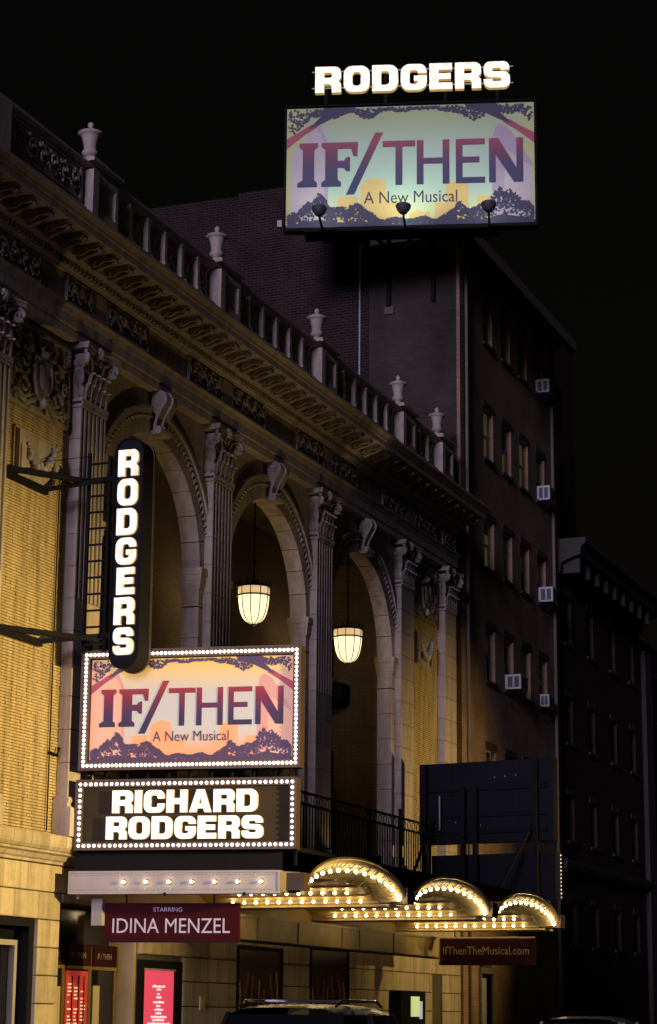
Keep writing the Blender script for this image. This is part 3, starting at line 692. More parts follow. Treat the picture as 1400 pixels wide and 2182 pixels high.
ur = MB().lathe([(.13, 0), (.13, .03), (.085, .05), (.06, .09), (.075, .115), (.125, .135), (.14, .175), (.125, .205), (.105, .22), (.11, .27), (.125, .35), (.15, .43), (.165, .45), (.205, .46), (.215, .48), (.20, .50), (.12, .53), (.06, .555), (.035, .58), (.05, .60), (.055, .625), (.035, .655), (.01, .67)], n=16)
urm = ur.mesh('urn', 'stone')
for x in PED:
    p = put('pedestal', pedmm, BAL, (x, 0, 0))
for x in PED:
    put('urn', urm, BAL, (x+.05, .05, 15.415)).scale = (1, 1, 1.13)
pr = MB(); pr.box(-.9, .30, -.20, .3, 13.73, 15.199)
put('pedestal', pr.mesh('pedestal', 'stone'), BAL, (-2.9, 0, 0))
part('parapet_panel', scroll_run(-2.30, -.02, 14.60, 15.16, -.02, 91), 'stone2', BAL)
part('parapet_back', MB().box(-2.33, .12, -.018, .2, 14.552, 15.198), 'stone', BAL)
post = MB(); post.box(-.05, .05, -.06, .16, 14.552, 15.198); post.box(-.065, .065, -.075, .175, 14.552, 14.62); post.box(-.065, .065, -.075, .175, 15.13, 15.198); postm = post.mesh('baluster', 'stone')
lat = MB(); hw = .27
for s in (-1, 1):
    lat.bar((-hw*s, .05, 14.56), (0, .05, 14.875), .034); lat.bar((0, .05, 14.875), (hw*s, .05, 15.19), .034)
lat.tube([(.15*math.cos(R(30*i)), .05, 14.875+.17*math.sin(R(30*i))) for i in range(13)], .034, 5)
lat.ball((0, .03, 14.875), (.06, .05, .06), 6, 4)
for s in (-1, 1):
    lat.tube([(s*.22, .05, 14.56), (s*.17, .04, 14.70), (s*.22, .05, 14.875), (s*.17, .04, 15.05), (s*.22, .05, 15.19)], .024, 5)
latm = lat.mesh('pierced_panel', 'stone')
ends = [(p+.75, q-.27) for p, q in zip(PED, PED[1:])]
for a, b in ends:
    n = max(1, round((b-a)/.70)); st = (b-a)/n
    for i in range(n):
        if i: put('baluster', postm, BAL, (a+st*i, 0, 0))
        put('pierced_panel', latm, BAL, (a+st*(i+.5), 0, 0))
# right return of the cornice end
# ================================================================ ground floor fittings: lobby doors, posters
D = thing('lobby_doors', 'brass-framed lobby doors with red glow, left of the pink lit poster', 'door', (1.6, .0, .14))
part('recess', MB().box(.22, 3.0, .50, .60, .14, 3.19), 'glass', D)
part('recess_side', MB().box(2.95, 3.04, .04, .5, .14, 3.19), 'brassmetal', D)
for i, x in enumerate((.24, 1.05, 1.10, 1.95, 2.0, 2.86)):
    part('door_stile', MB().box(x, x+.05, .34, .40, .14, 2.60), 'brass', D)
for x0, x1 in ((.29, 1.05), (1.15, 1.95), (2.05, 2.86)):
    tr = part('transom', MB().box(x0, x1, .30, .38, 2.28, 2.62), 'burgundy2', D)
    me = text_mesh('IF / THEN', (x1-x0)*.6, .09, 0, .003); me.transform(Matrix.Translation((x0+.12, 2.40, 0))); me.transform(Matrix(((1,0,0,0),(0,0,-1,.298),(0,1,0,0),(0,0,0,1)))); setmat(me, 'grey_ink'); put('lettering', me, tr)
    part('transom_rail', MB().box(x0, x1, .295, .385, 2.225, 2.278), 'brass', D)
    part('door_glass', MB().box(x0, x1, .36, .372, .2, 2.22), 'glass', D)
part('red_display', MB().box(1.18, 1.92, .335, .345, .2, 2.20), 'redlit', D)
part('red_display', MB().box(.32, .62, .335, .345, .2, 2.0), 'redlit', D)
part('amber_display', MB().box(.66, 1.0, .335, .345, .2, 1.95), 'amberlit', D)
part('amber_display', MB().box(2.12, 2.34, .335, .345, .2, 1.98), 'amberlit', D)
rn = random.Random(5); ty = MB()
for r in range(18):
    z = 1.98-r*.055
    for c in range(3):
        if rn.random() < .75: x = 1.24+c*.22; ty.box(x, x+rn.uniform(.05, .17), .331, .334, z, z+.022)
o = part('poster_type', ty, 'redtype', D); o['kind'] = 'stuff'
for x in (1.36, 1.58, 1.76): part('door_bar', MB().box(x, x+.03, .325, .333, .2, 2.12), 'iron', D)
# pink poster case
P = thing('poster_case', 'brightly backlit pink poster in a dark frame beside the doors', 'poster', (3.8, 0, .14))
fr = MB(); fr.box(3.07, 3.26, -.02, .10, .16, 2.42); fr.box(4.44, 4.72, -.02, .10, .16, 2.42); fr.box(3.26, 4.44, -.02, .10, 2.27, 2.42); part('frame', fr, 'iron', P)
part('frame_lip', MB().box(3.24, 4.46, -.03, -.021, 2.255, 2.285), 'whitemetal', P)
part('poster', MB().box(3.262, 4.438, .0, .03, .16, 2.268), 'pink', P)
ty = MB(); rows = [(1.98, .50), (1.93, .16), (1.86, .10), (1.80, .16), (1.72, .40), (1.66, .16), (1.60, .30), (1.54, .22), (1.48, .55), (1.43, .45), (1.37, .8), (1.32, .9)]
for z, wd in rows:
    n = max(2, int(wd/.06)); x = 3.85-wd/2
    while x < 3.85+wd/2-.02:
        l = rn.uniform(.03, .10); ty.box(x, x+l, -.006, -.003, z, z+rn.uniform(.02, .038)); x += l+.02
o = part('poster_type', ty, 'pinkwhite', P); o['kind'] = 'stuff'
# two dark posters
def dark_poster(x0, x1, zt, label, seed):
    P = thing('wall_poster', label, 'poster', ((x0+x1)/2, 0, .14), group='dark posters under the canopy')
    fr = MB(); fr.box(x0, x0+.06, -.045, .03, .2, zt); fr.box(x1-.06, x1, -.045, .03, .2, zt); fr.box(x0+.06, x1-.06, -.045, .03, zt-.06, zt); part('frame', fr, 'iron', P)
    part('print', MB().box(x0+.06, x1-.06, -.02, .01, .2, zt-.06), 'darkposter', P)
    rn = random.Random(seed)
    for i in range(7):
        x = x0+.15+(x1-x0-.4)*i/6+rn.uniform(-.05, .05); z = zt-rn.uniform(.45, .8); h = rn.uniform(.5, 1.1); wd = rn.uniform(.04, .12)
        pts = [(x+wd*math.sin(q*.55+i)*.6, -.0225, z-h*q/8) for q in range(9)]
        b = MB()
        for (a, c) in zip(pts, pts[1:]):
            b.add([(a[0]-wd*.5, a[1], a[2]), (a[0]+wd*.5, a[1], a[2]), (c[0]+wd*.45, c[1], c[2]), (c[0]-wd*.45, c[1], c[2])], [(0, 1, 2, 3)])
        part('printed_streak', b, 'poster_skin' if i % 3 == 0 else 'poster_red', P)
dark_poster(7.07, 9.23, 2.78, 'dark framed poster with reddish streaks, nearer the doors', 3)
dark_poster(10.67, 12.83, 2.88, 'dark framed poster with tan streaks, farther from the doors', 8)
# ticket machine with a lit screen
K = thing('ticket_kiosk', 'black kiosk with glowing green screen against the stone wall', 'kiosk', (16.0, -.3, .14))
part('cabinet', MB().box(15.3, 16.95, -.30, -.04, .14, 2.1), 'iron', K)
part('screen', MB().box(15.95, 16.52, -.312, -.302, 1.55, 1.98), 'screen', K); part('screen_edge', MB().box(16.53, 16.72, -.312, -.302, 1.5, 1.88), 'screen2', K)
dk = thing('side_door', 'dark doorway at the far end of the theatre stone wall', 'door', (18.6, .1, .14))
part('leaf', MB().box(18.26, 18.98, .10, .14, .16, 2.46), 'glass', dk); part('jamb', MB().box(18.26, 18.33, .0, .10, .16, 2.46), 'brassmetal', dk)
bx = MB().box(5.42, 5.62, -.06, -.031, 1.62, 1.86); bx.box(5.46, 5.58, -.065, -.06, 1.66, 1.82)
tag(part('wall_plaque', bx, 'brassmetal', None), 'small square metal plaque on stone blocks right of pink poster', 'plaque')
# ================================================================ signs
def oct_bulb(r): return MB().ball((0, 0, 0), r, 8, 5)
BULB = oct_bulb(.0245).mesh('bulb', 'bulb'); BULB_W = oct_bulb(.031).mesh('bulb', 'bulb_warm'); BULB_F = oct_bulb(.033).mesh('bulb', 'bulb_fan'); BULB_D = oct_bulb(.026).mesh('bulb', 'bulb_dim'); BULB_S = oct_bulb(.011).mesh('bulb', 'bulb_side'); BULB_H = oct_bulb(.035).mesh('bulb', 'bulb_hid')
def show_print(S, u0, W, z0, z1, back, sfx, es, pm):
    """the show poster: sky, skyline, side towers, foliage and title, in thin layers of print"""
    H = z1-z0; X = lambda a: u0+a*W; Z = lambda b: z0+b*H
    def poly(pts): return [(X(a), Z(b)) for a, b in pts]
    flat('poster_ground', [poly([(0,0),(1,0),(1,1),(0,1)])], pm, S, back)
    o = back+.0006; cm_ = 'city_ink'+sfx
    for pts in ([(.30,0),(.30,.34),(.315,.37),(.36,.40),(.405,.37),(.405,0)], [(.405,.0),(.405,.20),(.47,.20),(.47,0)], [(.60,0),(.60,.18),(.645,.18),(.645,.36),(.69,.36),(.69,.45),(.70,.45),(.70,.36),(.735,.36),(.735,0)], [(.21,0),(.21,.25),(.29,.25),(.29,0)], [(.77,0),(.77,.23),(.85,.23),(.85,0)], [(.50,0),(.50,.10),(.53,.13),(.56,.10),(.58,.12),(.58,0)]):
        flat('printed_skyline', [poly(pts)], cm_, S, o); o += .0002
    tw = back+.0022
    flat('printed_tower', [poly([(.02,.05),(.02,.62),(.12,.84),(.155,.70),(.155,.05)])], 'tower_ink'+sfx, S, tw); flat('printed_tower', [poly([(.155,.05),(.155,.70),(.12,.84),(.135,.86),(.17,.70),(.17,.05)])], 'tower_ink2'+sfx, S, tw+.0005)
    flat('printed_tower', [poly([(.88,.05),(.88,.66),(.99,.50),(.99,.05)])], 'tower_ink'+sfx, S, tw+.001); flat('printed_tower', [poly([(.83,.05),(.83,.70)]+[(.845,.80),(.86,.83),(.90,.78),(.99,.50),(.99,.46),(.88,.62),(.88,.05)])], 'tower_ink2'+sfx, S, tw+.0015)
    br_ = back+.0044
    for a in (0, 1):
        f = (lambda p: p) if a == 0 else (lambda p: (1-p[0], p[1]))
        flat('printed_branch', [poly([f(q) for q in [(0,.66),(.0,.745),(.05,.80),(.10,.865),(.125,.84),(.07,.77)]])], ('branch_ink'+sfx) if True else '', S, br_)
        flat('printed_bough', [poly([f(q) for q in [(.085,.82),(.11,.87),(.14,.93),(.15,1),(.28,1),(.26,.955),(.19,.915),(.125,.85)]])], 'foliage_ink'+sfx, S, br_+.0006)
    rn = random.Random(17); lv = MB()
    def hump(u): return .05+.19*math.exp(-((u-.13)/.09)**2)+.13*math.exp(-((u-.29)/.05)**2)+.22*math.exp(-((u-.88)/.10)**2)+.12*math.exp(-((u-.70)/.04)**2)+.03*math.sin(u*60)*.5
    def leaf(u, v, r):
        n = 7; a0 = rn.uniform(0, 6.28); d = back+.0066+rn.random()*.0014; base = len(lv.v)
        for i in range(n):
            rr = r*(1.0 if i % 2 else .55); a = a0+6.283*i/n; lv.v.append((-d, -(X(u)+rr*math.cos(a)), Z(v)+rr*math.sin(a)))
        lv.f.append(tuple(range(base, base+n))); lv.s.append(False)
    inside = lambda u, v, r: r < (X(u)-u0) < W-r and r < Z(v)-z0 < H-r
    for i in range(2300):
        u = rn.random(); t = hump(u)*(1+.10*math.sin(u*90+rn.random()*2))*rn.random()**.38; r = W*(.0052+.0045*rn.random())*(1.3 if t < .05 else 1)
        if inside(u, t, r): leaf(u, t, r)
    for i in range(1100):
        u = rn.random(); e = abs(u-.5)*2; dep = .022+.065*min(1, max(0, (e-.2)/.18))+.05*math.sin(u*31)*math.sin(u*13+1)+.10*math.exp(-((e-.97)/.07)**2); t = 1-max(.03, dep)*rn.random()**.75; r = W*(.0045+.0045*rn.random())
        if inside(u, t, r): leaf(u, t, r)
    l = part('printed_foliage', lv, 'foliage_ink'+sfx, S); l['kind'] = 'stuff'
    # solid foot and head of the foliage
    bot = [(0, 0)]+[(i/40, hump(i/40)*.25) for i in range(41)]+[(1, 0)]
    flat('printed_hedge', [poly(bot)], 'foliage_ink'+sfx, S, back+.0058)
    # title
    lm = ramp_print('title_ink'+sfx, [(0, (.022, .016, .06)), (.35, (.06, .016, .07)), (.75, (.22, .012, .035)), (1, (.40, .025, .03))] if not sfx else [(0, (.03, .035, .10)), (.4, (.07, .04, .11)), (.75, (.20, .05, .09)), (1, (.36, .06, .09))], 'Z', Z(.34), Z(.72), es*.2)
    t = back+.0088
    def P(pts, nm='title_letter'): flat(nm, [poly(pts)], lm, S, t)
    b, c = .335, .705
    P([(.045,b),(.125,b),(.125,b+.035),(.113,b+.06),(.113,c-.06),(.128,c-.035),(.128,c),(.052,c),(.052,c-.035),(.066,c-.06),(.066,b+.06),(.045,b+.035)])
    P([(.142,b),(.222,b),(.222,b+.035),(.208,b+.06),(.208,b+.155),(.232,b+.155),(.245,b+.125),(.258,b+.125),(.258,b+.245),(.245,b+.245),(.232,b+.215),(.208,b+.215),(.208,c-.055),(.262,c-.055),(.272,c-.12),(.288,c-.12),(.290,c),(.142,c),(.142,c-.035),(.158,c-.06),(.158,b+.06),(.142,b+.035)])
    P([(.242,.265),(.275,.265),(.392,.78),(.360,.78)])
    s = .027
    P([(.39,c),(.522,c),(.522,c-.05),(.470,c-.05),(.470,b),(.442,b),(.442,c-.05),(.39,c-.05)])
    P([(.528,c),(.528+s,c),(.528+s,.555),(.632,.555),(.632,c),(.632+s,c),(.632+s,b),(.632,b),(.632,.505),(.528+s,.505),(.528+s,b),(.528,b)])
    P([(.685,c),(.802,c),(.802,c-.05),(.685+s,c-.05),(.685+s,.555),(.780,.555),(.780,.505),(.685+s,.505),(.685+s,b+.05),(.802,b+.05),(.802,b),(.685,b)])
    P([(.818,c),(.855,c),(.928,b+.12),(.928,c),(.955,c),(.955,b),(.918,b),(.845,c-.14),(.845,b),(.818,b)])
    flat_text('A New Musical', X(.315), Z(.185), .375*W, .10*H, 'small_ink', S, t, 0)
def bulb_border(S, W, z0, z1, su, sv, mesh, x, inset=.045, gap=None):
    n = 0
    nu = round((W-2*inset)/su); nv_ = round((z1-z0-2*inset)/sv)
    pts = [(inset+(W-2*inset)*i/nu, z) for i in range(nu+1) for z in (z0+inset, z1-inset)]+[(u, z0+inset+(z1-z0-2*inset)*i/nv_) for i in range(1, nv_) for u in (inset, W-inset)]
    for u, z in pts: put('bulb', mesh, S, (-x, -u, z))
def casing(S, W, z0, z1, depth, border, rec, mat='brownframe'):
    c = MB()                                        # shallow tray with a raised lamp border
    c.box(0, depth, -W, 0, z0, z1)
    part('casing', c, mat, S, )
    b = MB(); b.box(-rec, -.001, -W, 0, z0, z0+border); b.box(-rec, -.001, -W, 0, z1-border, z1); b.box(-rec, -.001, -border, 0, z0+border, z1-border); b.box(-rec, -.001, -W, -W+border, z0+border, z1-border)
    part('lamp_border', b, mat, S)
    l = MB(); e = .012
    for (a, q, zz0, zz1) in ((-W-.012, .012, z0-.03, z0-.001), (-W-.012, .012, z1+.001, z1+.03)): l.box(-rec-.03, depth*.5, a, q, zz0, zz1)
    l.box(-rec-.03, depth*.5, .0005, .03, z0-.03, z1+.03); l.box(-rec-.03, depth*.5, -W-.03, -W-.0005, z0-.03, z1+.03)
    part('outer_trim', l, 'brownframe', S)
Y9 = R(9)
# --- show sign on the canopy
S1 = thing('show_sign', 'lightbulb-bordered sunset show sign beneath the vertical blade sign', 'sign', (.12, -.37, 0), Y9, local=True)
W1 = 3.46; casing(S1, W1, 5.22, 7.04, .30, .10, .075)
show_print(S1, .115, W1-.23, 5.335, 6.925, .004, '', .55, poster_ground('show_sky_warm', W1, 5.335, 6.925, .40, True))
bulb_border(S1, W1, 5.22, 7.04, .068, .066, BULB, .088)
# --- name sign
S2 = thing('name_sign', 'bulb-bordered name board with two rows of glowing letters above the canopy', 'sign', (.12, -.34, 0), Y9, local=True)
W2 = 3.44; casing(S2, W2, 4.00, 5.02, .30, .085, .07)
part('face', MB().box(-.006, -.002, -W2+.09, -.09, 4.09, 4.93), 'signpanel', S2)
bulb_border(S2, W2, 4.00, 5.02, .083, .083, BULB, .082, .04)
def line_of(S, txt, u0, u1, z, h, x, gapf=.10, depth=.06):
    ws = [glyph(c)[0] for c in txt]; tot = sum(ws)+gapf*(len(txt)-1); k = (u1-u0)/tot; u = u0
    for c, w_ in zip(txt, ws): letter(c, h, k/h, S, u, z, x, depth); u += (w_+gapf)*k
line_of(S2, 'RICHARD', .56, 2.86, 4.535, .345, .075, .09)
line_of(S2, 'RODGERS', .47, 2.95, 4.135, .345, .075, .09)
# steel between the boards, back to the wall
F = thing('sign_frame', 'dark steel uprights carrying the two bulb-bordered boards', 'frame', (.3, -.5, 3.7), Y9, local=False)
F.rotation_euler = (0, 0, 0)
for i in range(10):
    u = .25+i*.34; x, y = .12+math.sin(Y9)*u+.30, -.35-math.cos(Y9)*u
    part('upright', MB().box(x, x+.05, y-.02, y+.02, 3.75, 6.9), 'iron', F)
for i in range(5): part('wall_channel', MB().box(.40, .46, -.30+i*.045, -.275+i*.045, 3.95, 7.4), 'iron', F)
for z in (4.3, 5.1, 6.8): part('tie', MB().box(.47, .53, -.34, .0, z, z+.06), 'iron', F)
part('brace', MB().bar((1.0, -3.6, 5.6), (1.9, -2.2, 4.06), .03), 'iron', F); part('brace', MB().bar((1.0, -3.3, 6.4), (3.2, -2.4, 4.06), .03), 'iron', F); part('brace', MB().bar((.9, -2.2, 6.4), (3.0, -1.2, 4.06), .03), 'iron', F)
# --- vertical blade sign with ladder and wall arms
B = thing('blade_sign', 'tall dark capsule-shaped blade sign with seven glowing letters stacked vertically', 'sign', (-.25, -.97, 6.69), 0, local=True)
BW, BH = .51, 3.68
me = curve_mesh([rrect(0, 0, BW, BH, .254)], .32); me.transform(Matrix.Translation((0, 0, -.162))); me.transform(SGN); setmat(me, 'navy'); put('casing', me, B)
me = curve_mesh([rrect(0, 0, BW, BH, .254), rrect(.022, .022, BW-.022, BH-.022, .232)], .035); me.transform(Matrix.Translation((0, 0, .018))); me.transform(SGN); setmat(me, 'navy'); put('rim', me, B)
me = curve_mesh([rrect(.023, .023, BW-.023, BH-.023, .231)], .004); me.transform(Matrix.Translation((0, 0, .0025))); me.transform(SGN); setmat(me, 'bladeface'); put('face', me, B)
me = curve_mesh([rrect(-.012, -.02, BW+.012, BH+.02, .266)], .06); me.transform(Matrix.Translation((0, 0, -.355))); me.transform(SGN); setmat(me, 'brownframe'); put('rear_tray', me, B)
for i, ch in enumerate('RODGERS'):
    letter(ch, .425, .35/(.98*.425), B, .08+(.03 if ch == 'E' else 0), 3.05-i*.472, .055, .05)
LD = part('ladder', MB().box(.02, .07, .45, .50, .30, 3.50), 'iron', B)
part('rail', MB().box(.02, .07, .09, .14, .30, 3.42), 'iron', LD)
for i in range(12): part('rung', MB().box(.03, .06, .141, .449, .42+i*.262, .45+i*.262), 'iron', LD)
for z, zz in ((3.05, 2.80), (.55, .40)):
    ar = MB(); ar.box(.0, .10, -.02, .52, z-.05, z+.03)
    part('arm', ar, 'iron', B)
    part('arm_strut', MB().bar((.05, .45, z-.02), (-2.35, .93, zz-.03), .045), 'iron', B)
    part('arm_strut', MB().bar((.05, .15, z), (-.57, .93, zz), .04), 'iron', B)
    part('wall_channel', MB().box(-2.6, -.50, .89, .955, zz-.07, zz+.04), 'iron', B)
part('stay_wire', MB().tube([(.04, .47, 3.45), (-.9, .96, 3.15)], .008, 4), 'iron', B)
# --- conduit on the brick bay
cdt = thing('conduit', 'thin black conduit running down the cream brick bay beside the fluted pilaster', 'pipe', (-.32, 0, 4.3))
part('pipe', MB().tube([(-.32, -.03, 10.0), (-.32, -.03, 4.25)], .012, 5), 'iron', cdt)
part('elbow', MB().tube([(-.32, -.035, 5.45), (-.1, -.045, 5.42), (-.05, -.05, 5.55)], .025, 5), 'iron', cdt)

# ================================================================ canopy (marquee)
C = thing('canopy', 'theatre canopy with white bulb fascia and three scalloped fans of bulbs', 'canopy', (7.8, -2, 3.3))
dv = Vector((math.sin(Y9), -math.cos(Y9), 0)); nv3 = Vector((-math.cos(Y9), -math.sin(Y9), 0)); p0 = Vector((.0, -.27, 0))
def obox(mb, u0, u1, w0, w1, z0, z1):
    q = lambda u, w_, z: tuple(p0+dv*u+nv3*w_+Vector((0, 0, z)))
    return mb.add([q(u0,w0,z0),q(u1,w0,z0),q(u1,w1,z0),q(u0,w1,z0),q(u0,w0,z1),q(u1,w0,z1),q(u1,w1,z1),q(u0,w1,z1)], [(0,3,2,1),(4,5,6,7),(0,1,5,4),(1,2,6,5),(2,3,7,6),(3,0,4,7)])
WF = 3.32
FA = part('fascia', obox(MB(), 0, WF, -.30, 0, 3.31, 3.655), 'whitemetal', C)
tr = MB()
for z in (3.31, 3.625): obox(tr, .0, WF, .0015, .014, z, z+.03)
obox(tr, 0, .03, .0015, .014, 3.341, 3.624); obox(tr, WF-.03, WF, .0015, .014, 3.341, 3.624)
part('fascia_trim', tr, 'whitemetal', FA)
st = MB()
for i in range(58):
    for z in (3.372, 3.594):
        q = p0+dv*(.06+i*.0575)+nv3*.004; st.ball((q.x, q.y, z), .0085, 5, 3)
o = part('stud_row', st, 'brass', FA); o['kind'] = 'stuff'
for i in range(7):
    q = p0+dv*(.88+i*.358)
    sk = MB(); sk.ball((q.x+nv3.x*.004, q.y+nv3.y*.004, 3.487), (.012, .045, .045), 10, 6); part('socket', sk, 'brass', FA)
    put('bulb', BULB_D, FA, (q.x+nv3.x*.035, q.y+nv3.y*.035, 3.487))
for i in (2, 4): 
    q = p0+dv*(.3+i*.62)+nv3*.03; part('conduit_clip', MB().box(q.x-.01, q.x+.02, q.y-.015, q.y+.015, 3.28, 3.33), 'iron', FA)
# slanted corner between fascia and the first fan
a = p0+dv*WF
part('corner', MB().prism([(a.x, a.y), (a.x+.32, a.y-.20), (a.x+.36, a.y+.1), (a.x+.28, a.y+.2)], lambda u, v, w: (u, v, w), 3.33, 3.64), 'brownframe', C)
# deck above and steel edge
part('roof_deck', MB().box(.85, 15.3, -3.55, -.02, 3.985, 4.05), 'iron', C)
part('gap_shade_sheet', obox(MB(), .02, WF-.02, -.24, -.20, 3.657, 3.985), 'iron', C)  # dark sheet added to stand in for the black shade of the gap
part('rear_closure', MB().box(.30, 15.3, -.30, -.26, 3.25, 3.98), 'cream', C)
FC = [3.06, 7.98, 12.90]; HA = 2.27
def fan(cx):
    n = 36; f = MB(); b = len(f.v); th = [R(3)+(math.pi-R(6))*i/n for i in range(n+1)]
    cs = [(HA, .56, -3.88, 3.42), (HA-.04, .545, -3.90, 3.42), (HA-.10, .47, -3.82, 3.41), (HA-.17, .37, -3.66, 3.40), (HA-.20, .30, -3.50, 3.395), (HA-.20, .285, -3.47, 3.38)]
    for (a, r, y, zz) in cs:
        for t in th: f.v.append((cx+a*math.cos(t), y, zz+r*math.sin(t)))
    for k in range(len(cs)-1):
        for i in range(n):
            q = b+k*(n+1)+i; f.f.append((q, q+1, q+n+2, q+n+1)); f.s.append(True)
    return f
def vault(cx):
    n = 30; f = MB(); b = 0
    ys = (-3.47, -2.9, -2.2, -1.6, -1.05, -.31)
    for y in ys:
        for i in range(n+1):
            t = R(2)+(math.pi-R(4))*i/n; f.v.append((cx+(HA-.20)*math.cos(t), y, 3.38+.285*math.sin(t)))
    for k in range(len(ys)-1):
        for i in range(n):
            q = k*(n+1)+i; f.f.append((q, q+1, q+n+2, q+n+1)); f.s.append(True)
    return f
for j, cx in enumerate(FC):
    A = part('fan', fan(cx), 'cream', C)
    rb = MB()                                       # pressed ribs across the splay
    for i in range(34):
        t = R(8)+(math.pi-R(16))*i/33
        rb.tube([(cx+HA*math.cos(t), -3.89, 3.42+.545*math.sin(t)), (cx+(HA-.11)*math.cos(t), -3.80, 3.405+.45*math.sin(t)), (cx+(HA-.205)*math.cos(t), -3.50, 3.39+.292*math.sin(t))], .011, 4)
    o = part('rib_set', rb, 'cream', A); o['kind'] = 'stuff'
    part('lip', MB().tube([(cx+HA*math.cos(R(2)+(math.pi-R(4))*i/40), -3.89, 3.42+.56*math.sin(R(2)+(math.pi-R(4))*i/40)) for i in range(41)], .022, 6), 'brass', A)
    for i in range(15):
        t = R(15)+(math.pi-R(30))*i/14
        put('bulb', BULB_F, A, (cx+(HA-.12)*math.cos(t), -3.815, 3.405+.445*math.sin(t)-.06))
    V = part('vault', vault(cx), 'cream', C)
    for t_deg, nb, y0, y1 in ((20, 12, -.85, -3.2), (47, 10, -1.2, -3.15)):
        t = R(t_deg)
        for i in range(nb):
            put('bulb', BULB_W, V, (cx+(HA-.20)*math.cos(t)-.06, y0+(y1-y0)*i/(nb-1), 3.38+.285*math.sin(t)-.05))
    rbs = MB()
    for td in (8, 30, 60, 90, 120, 150):
        t = R(td); rbs.box(cx+(HA-.20)*math.cos(t)-.02, cx+(HA-.20)*math.cos(t)+.02, -3.46, -.32, 3.38+.285*math.sin(t)-.02, 3.38+.285*math.sin(t)+.03)
    part('vault_batten', rbs, 'cream', V)
    xr = cx+HA
    part('pier', MB().box(xr-.08, xr+.27, -3.93, -3.62, 3.39, 3.66), 'brownframe', C)
    bmx = MB(); bmx.box(xr-.24, xr+.50, -3.60, -.31, 3.345, 3.384); part('beam', bmx, 'cream', C)
part('pier', MB().box(.62, .86, -3.90, -3.62, 3.36, 3.62), 'brownframe', C)
# bronze valance under the vaults: each sheet is a piece
VL = part('valance', MB().box(4.72, 15.68, -.97, -.31, 3.20, 3.24).box(4.72, 15.68, -.971, -.95, 2.80, 3.199), 'brassmetal', C)
for i in range(10): put('bulb', BULB_H, VL, (5.2+i*1.12, -.55, 2.98))  # unseen bulbs added to brighten the wall under the canopy
seams = [4.7, 5.68, 7.59, 9.84, 10.8, 12.82, 14.84, 15.7]
for a, b in zip(seams, seams[1:]):
    s = MB(); s.box(a+.012, b-.012, -1.0, -.972, 2.815, 3.225)
    s.box(a+.012, b-.012, -1.02, -1.001, 3.19, 3.225); s.box(a+.012, b-.012, -1.015, -1.001, 2.815, 2.84); s.box(a+.012, a+.045, -1.018, -1.001, 2.841, 3.189)
    part('sheet', s, 'brassmetal', VL)
part('bottom_lip', MB().box(4.68, 15.72, -1.05, -.90, 2.77, 2.799), 'iron', VL)
part('end_sheet', MB().box(4.70, 4.719, -.97, -.31, 2.80, 3.24), 'brassmetal', VL)
# --- hanging boards below the canopy
H1 = thing('hanging_sign', 'burgundy hanging board with white lettering under the white bulb fascia', 'sign', (.60, -.58, 0), Y9, local=True)
part('board', MB().box(0, .09, -2.16, 0, 2.61, 3.20), 'burgundy', H1); part('edge', MB().box(-.012, -.001, -2.16, 0, 2.605, 2.625), 'iron', H1)
flat_text('STARRING', .80, 3.07, .46, .065, 'white_ink', H1, .004, 0, 1.0, 'lettering'); flat_text('IDINA MENZEL', .15, 2.75, 1.87, .22, 'white_ink', H1, .004, 0, 1.0, 'lettering')
for u in (.35, 1.75): part('hanger', MB().tube([(.045, -u, 3.20), (.045, -u, 3.42)], .012, 5), 'iron', H1)
tag(part('speaker_box', MB().box(.50, .64, -.60, -.42, 2.86, 3.27), 'whitemetal', None), 'small white box hung at the wall end of the burgundy board', 'box')
H2 = thing('hanging_sign', 'dim dark red hanging board under the far end of the canopy', 'sign', (15.0, -1.26, 0), 0, local=True)
part('board', MB().box(0, .09, -2.13, 0, 2.62, 3.21), 'burgundy2', H2)
fr = MB(); fr.box(-.012, -.001, -.03, 0, 2.62, 3.21); fr.box(-.012, -.001, -2.13, -.03, 3.18, 3.21); part('edge', fr, 'brassmetal', H2)
flat_text('IfThenTheMusical.com', .10, 2.84, 1.90, .17, 'grey_ink', H2, .004, 0, 1.0, 'lettering')
for u in (.35, 1.75): part('hanger', MB().tube([(.045, -u, 3.21), (.045, -u, 3.40)], .012, 5), 'iron', H2)

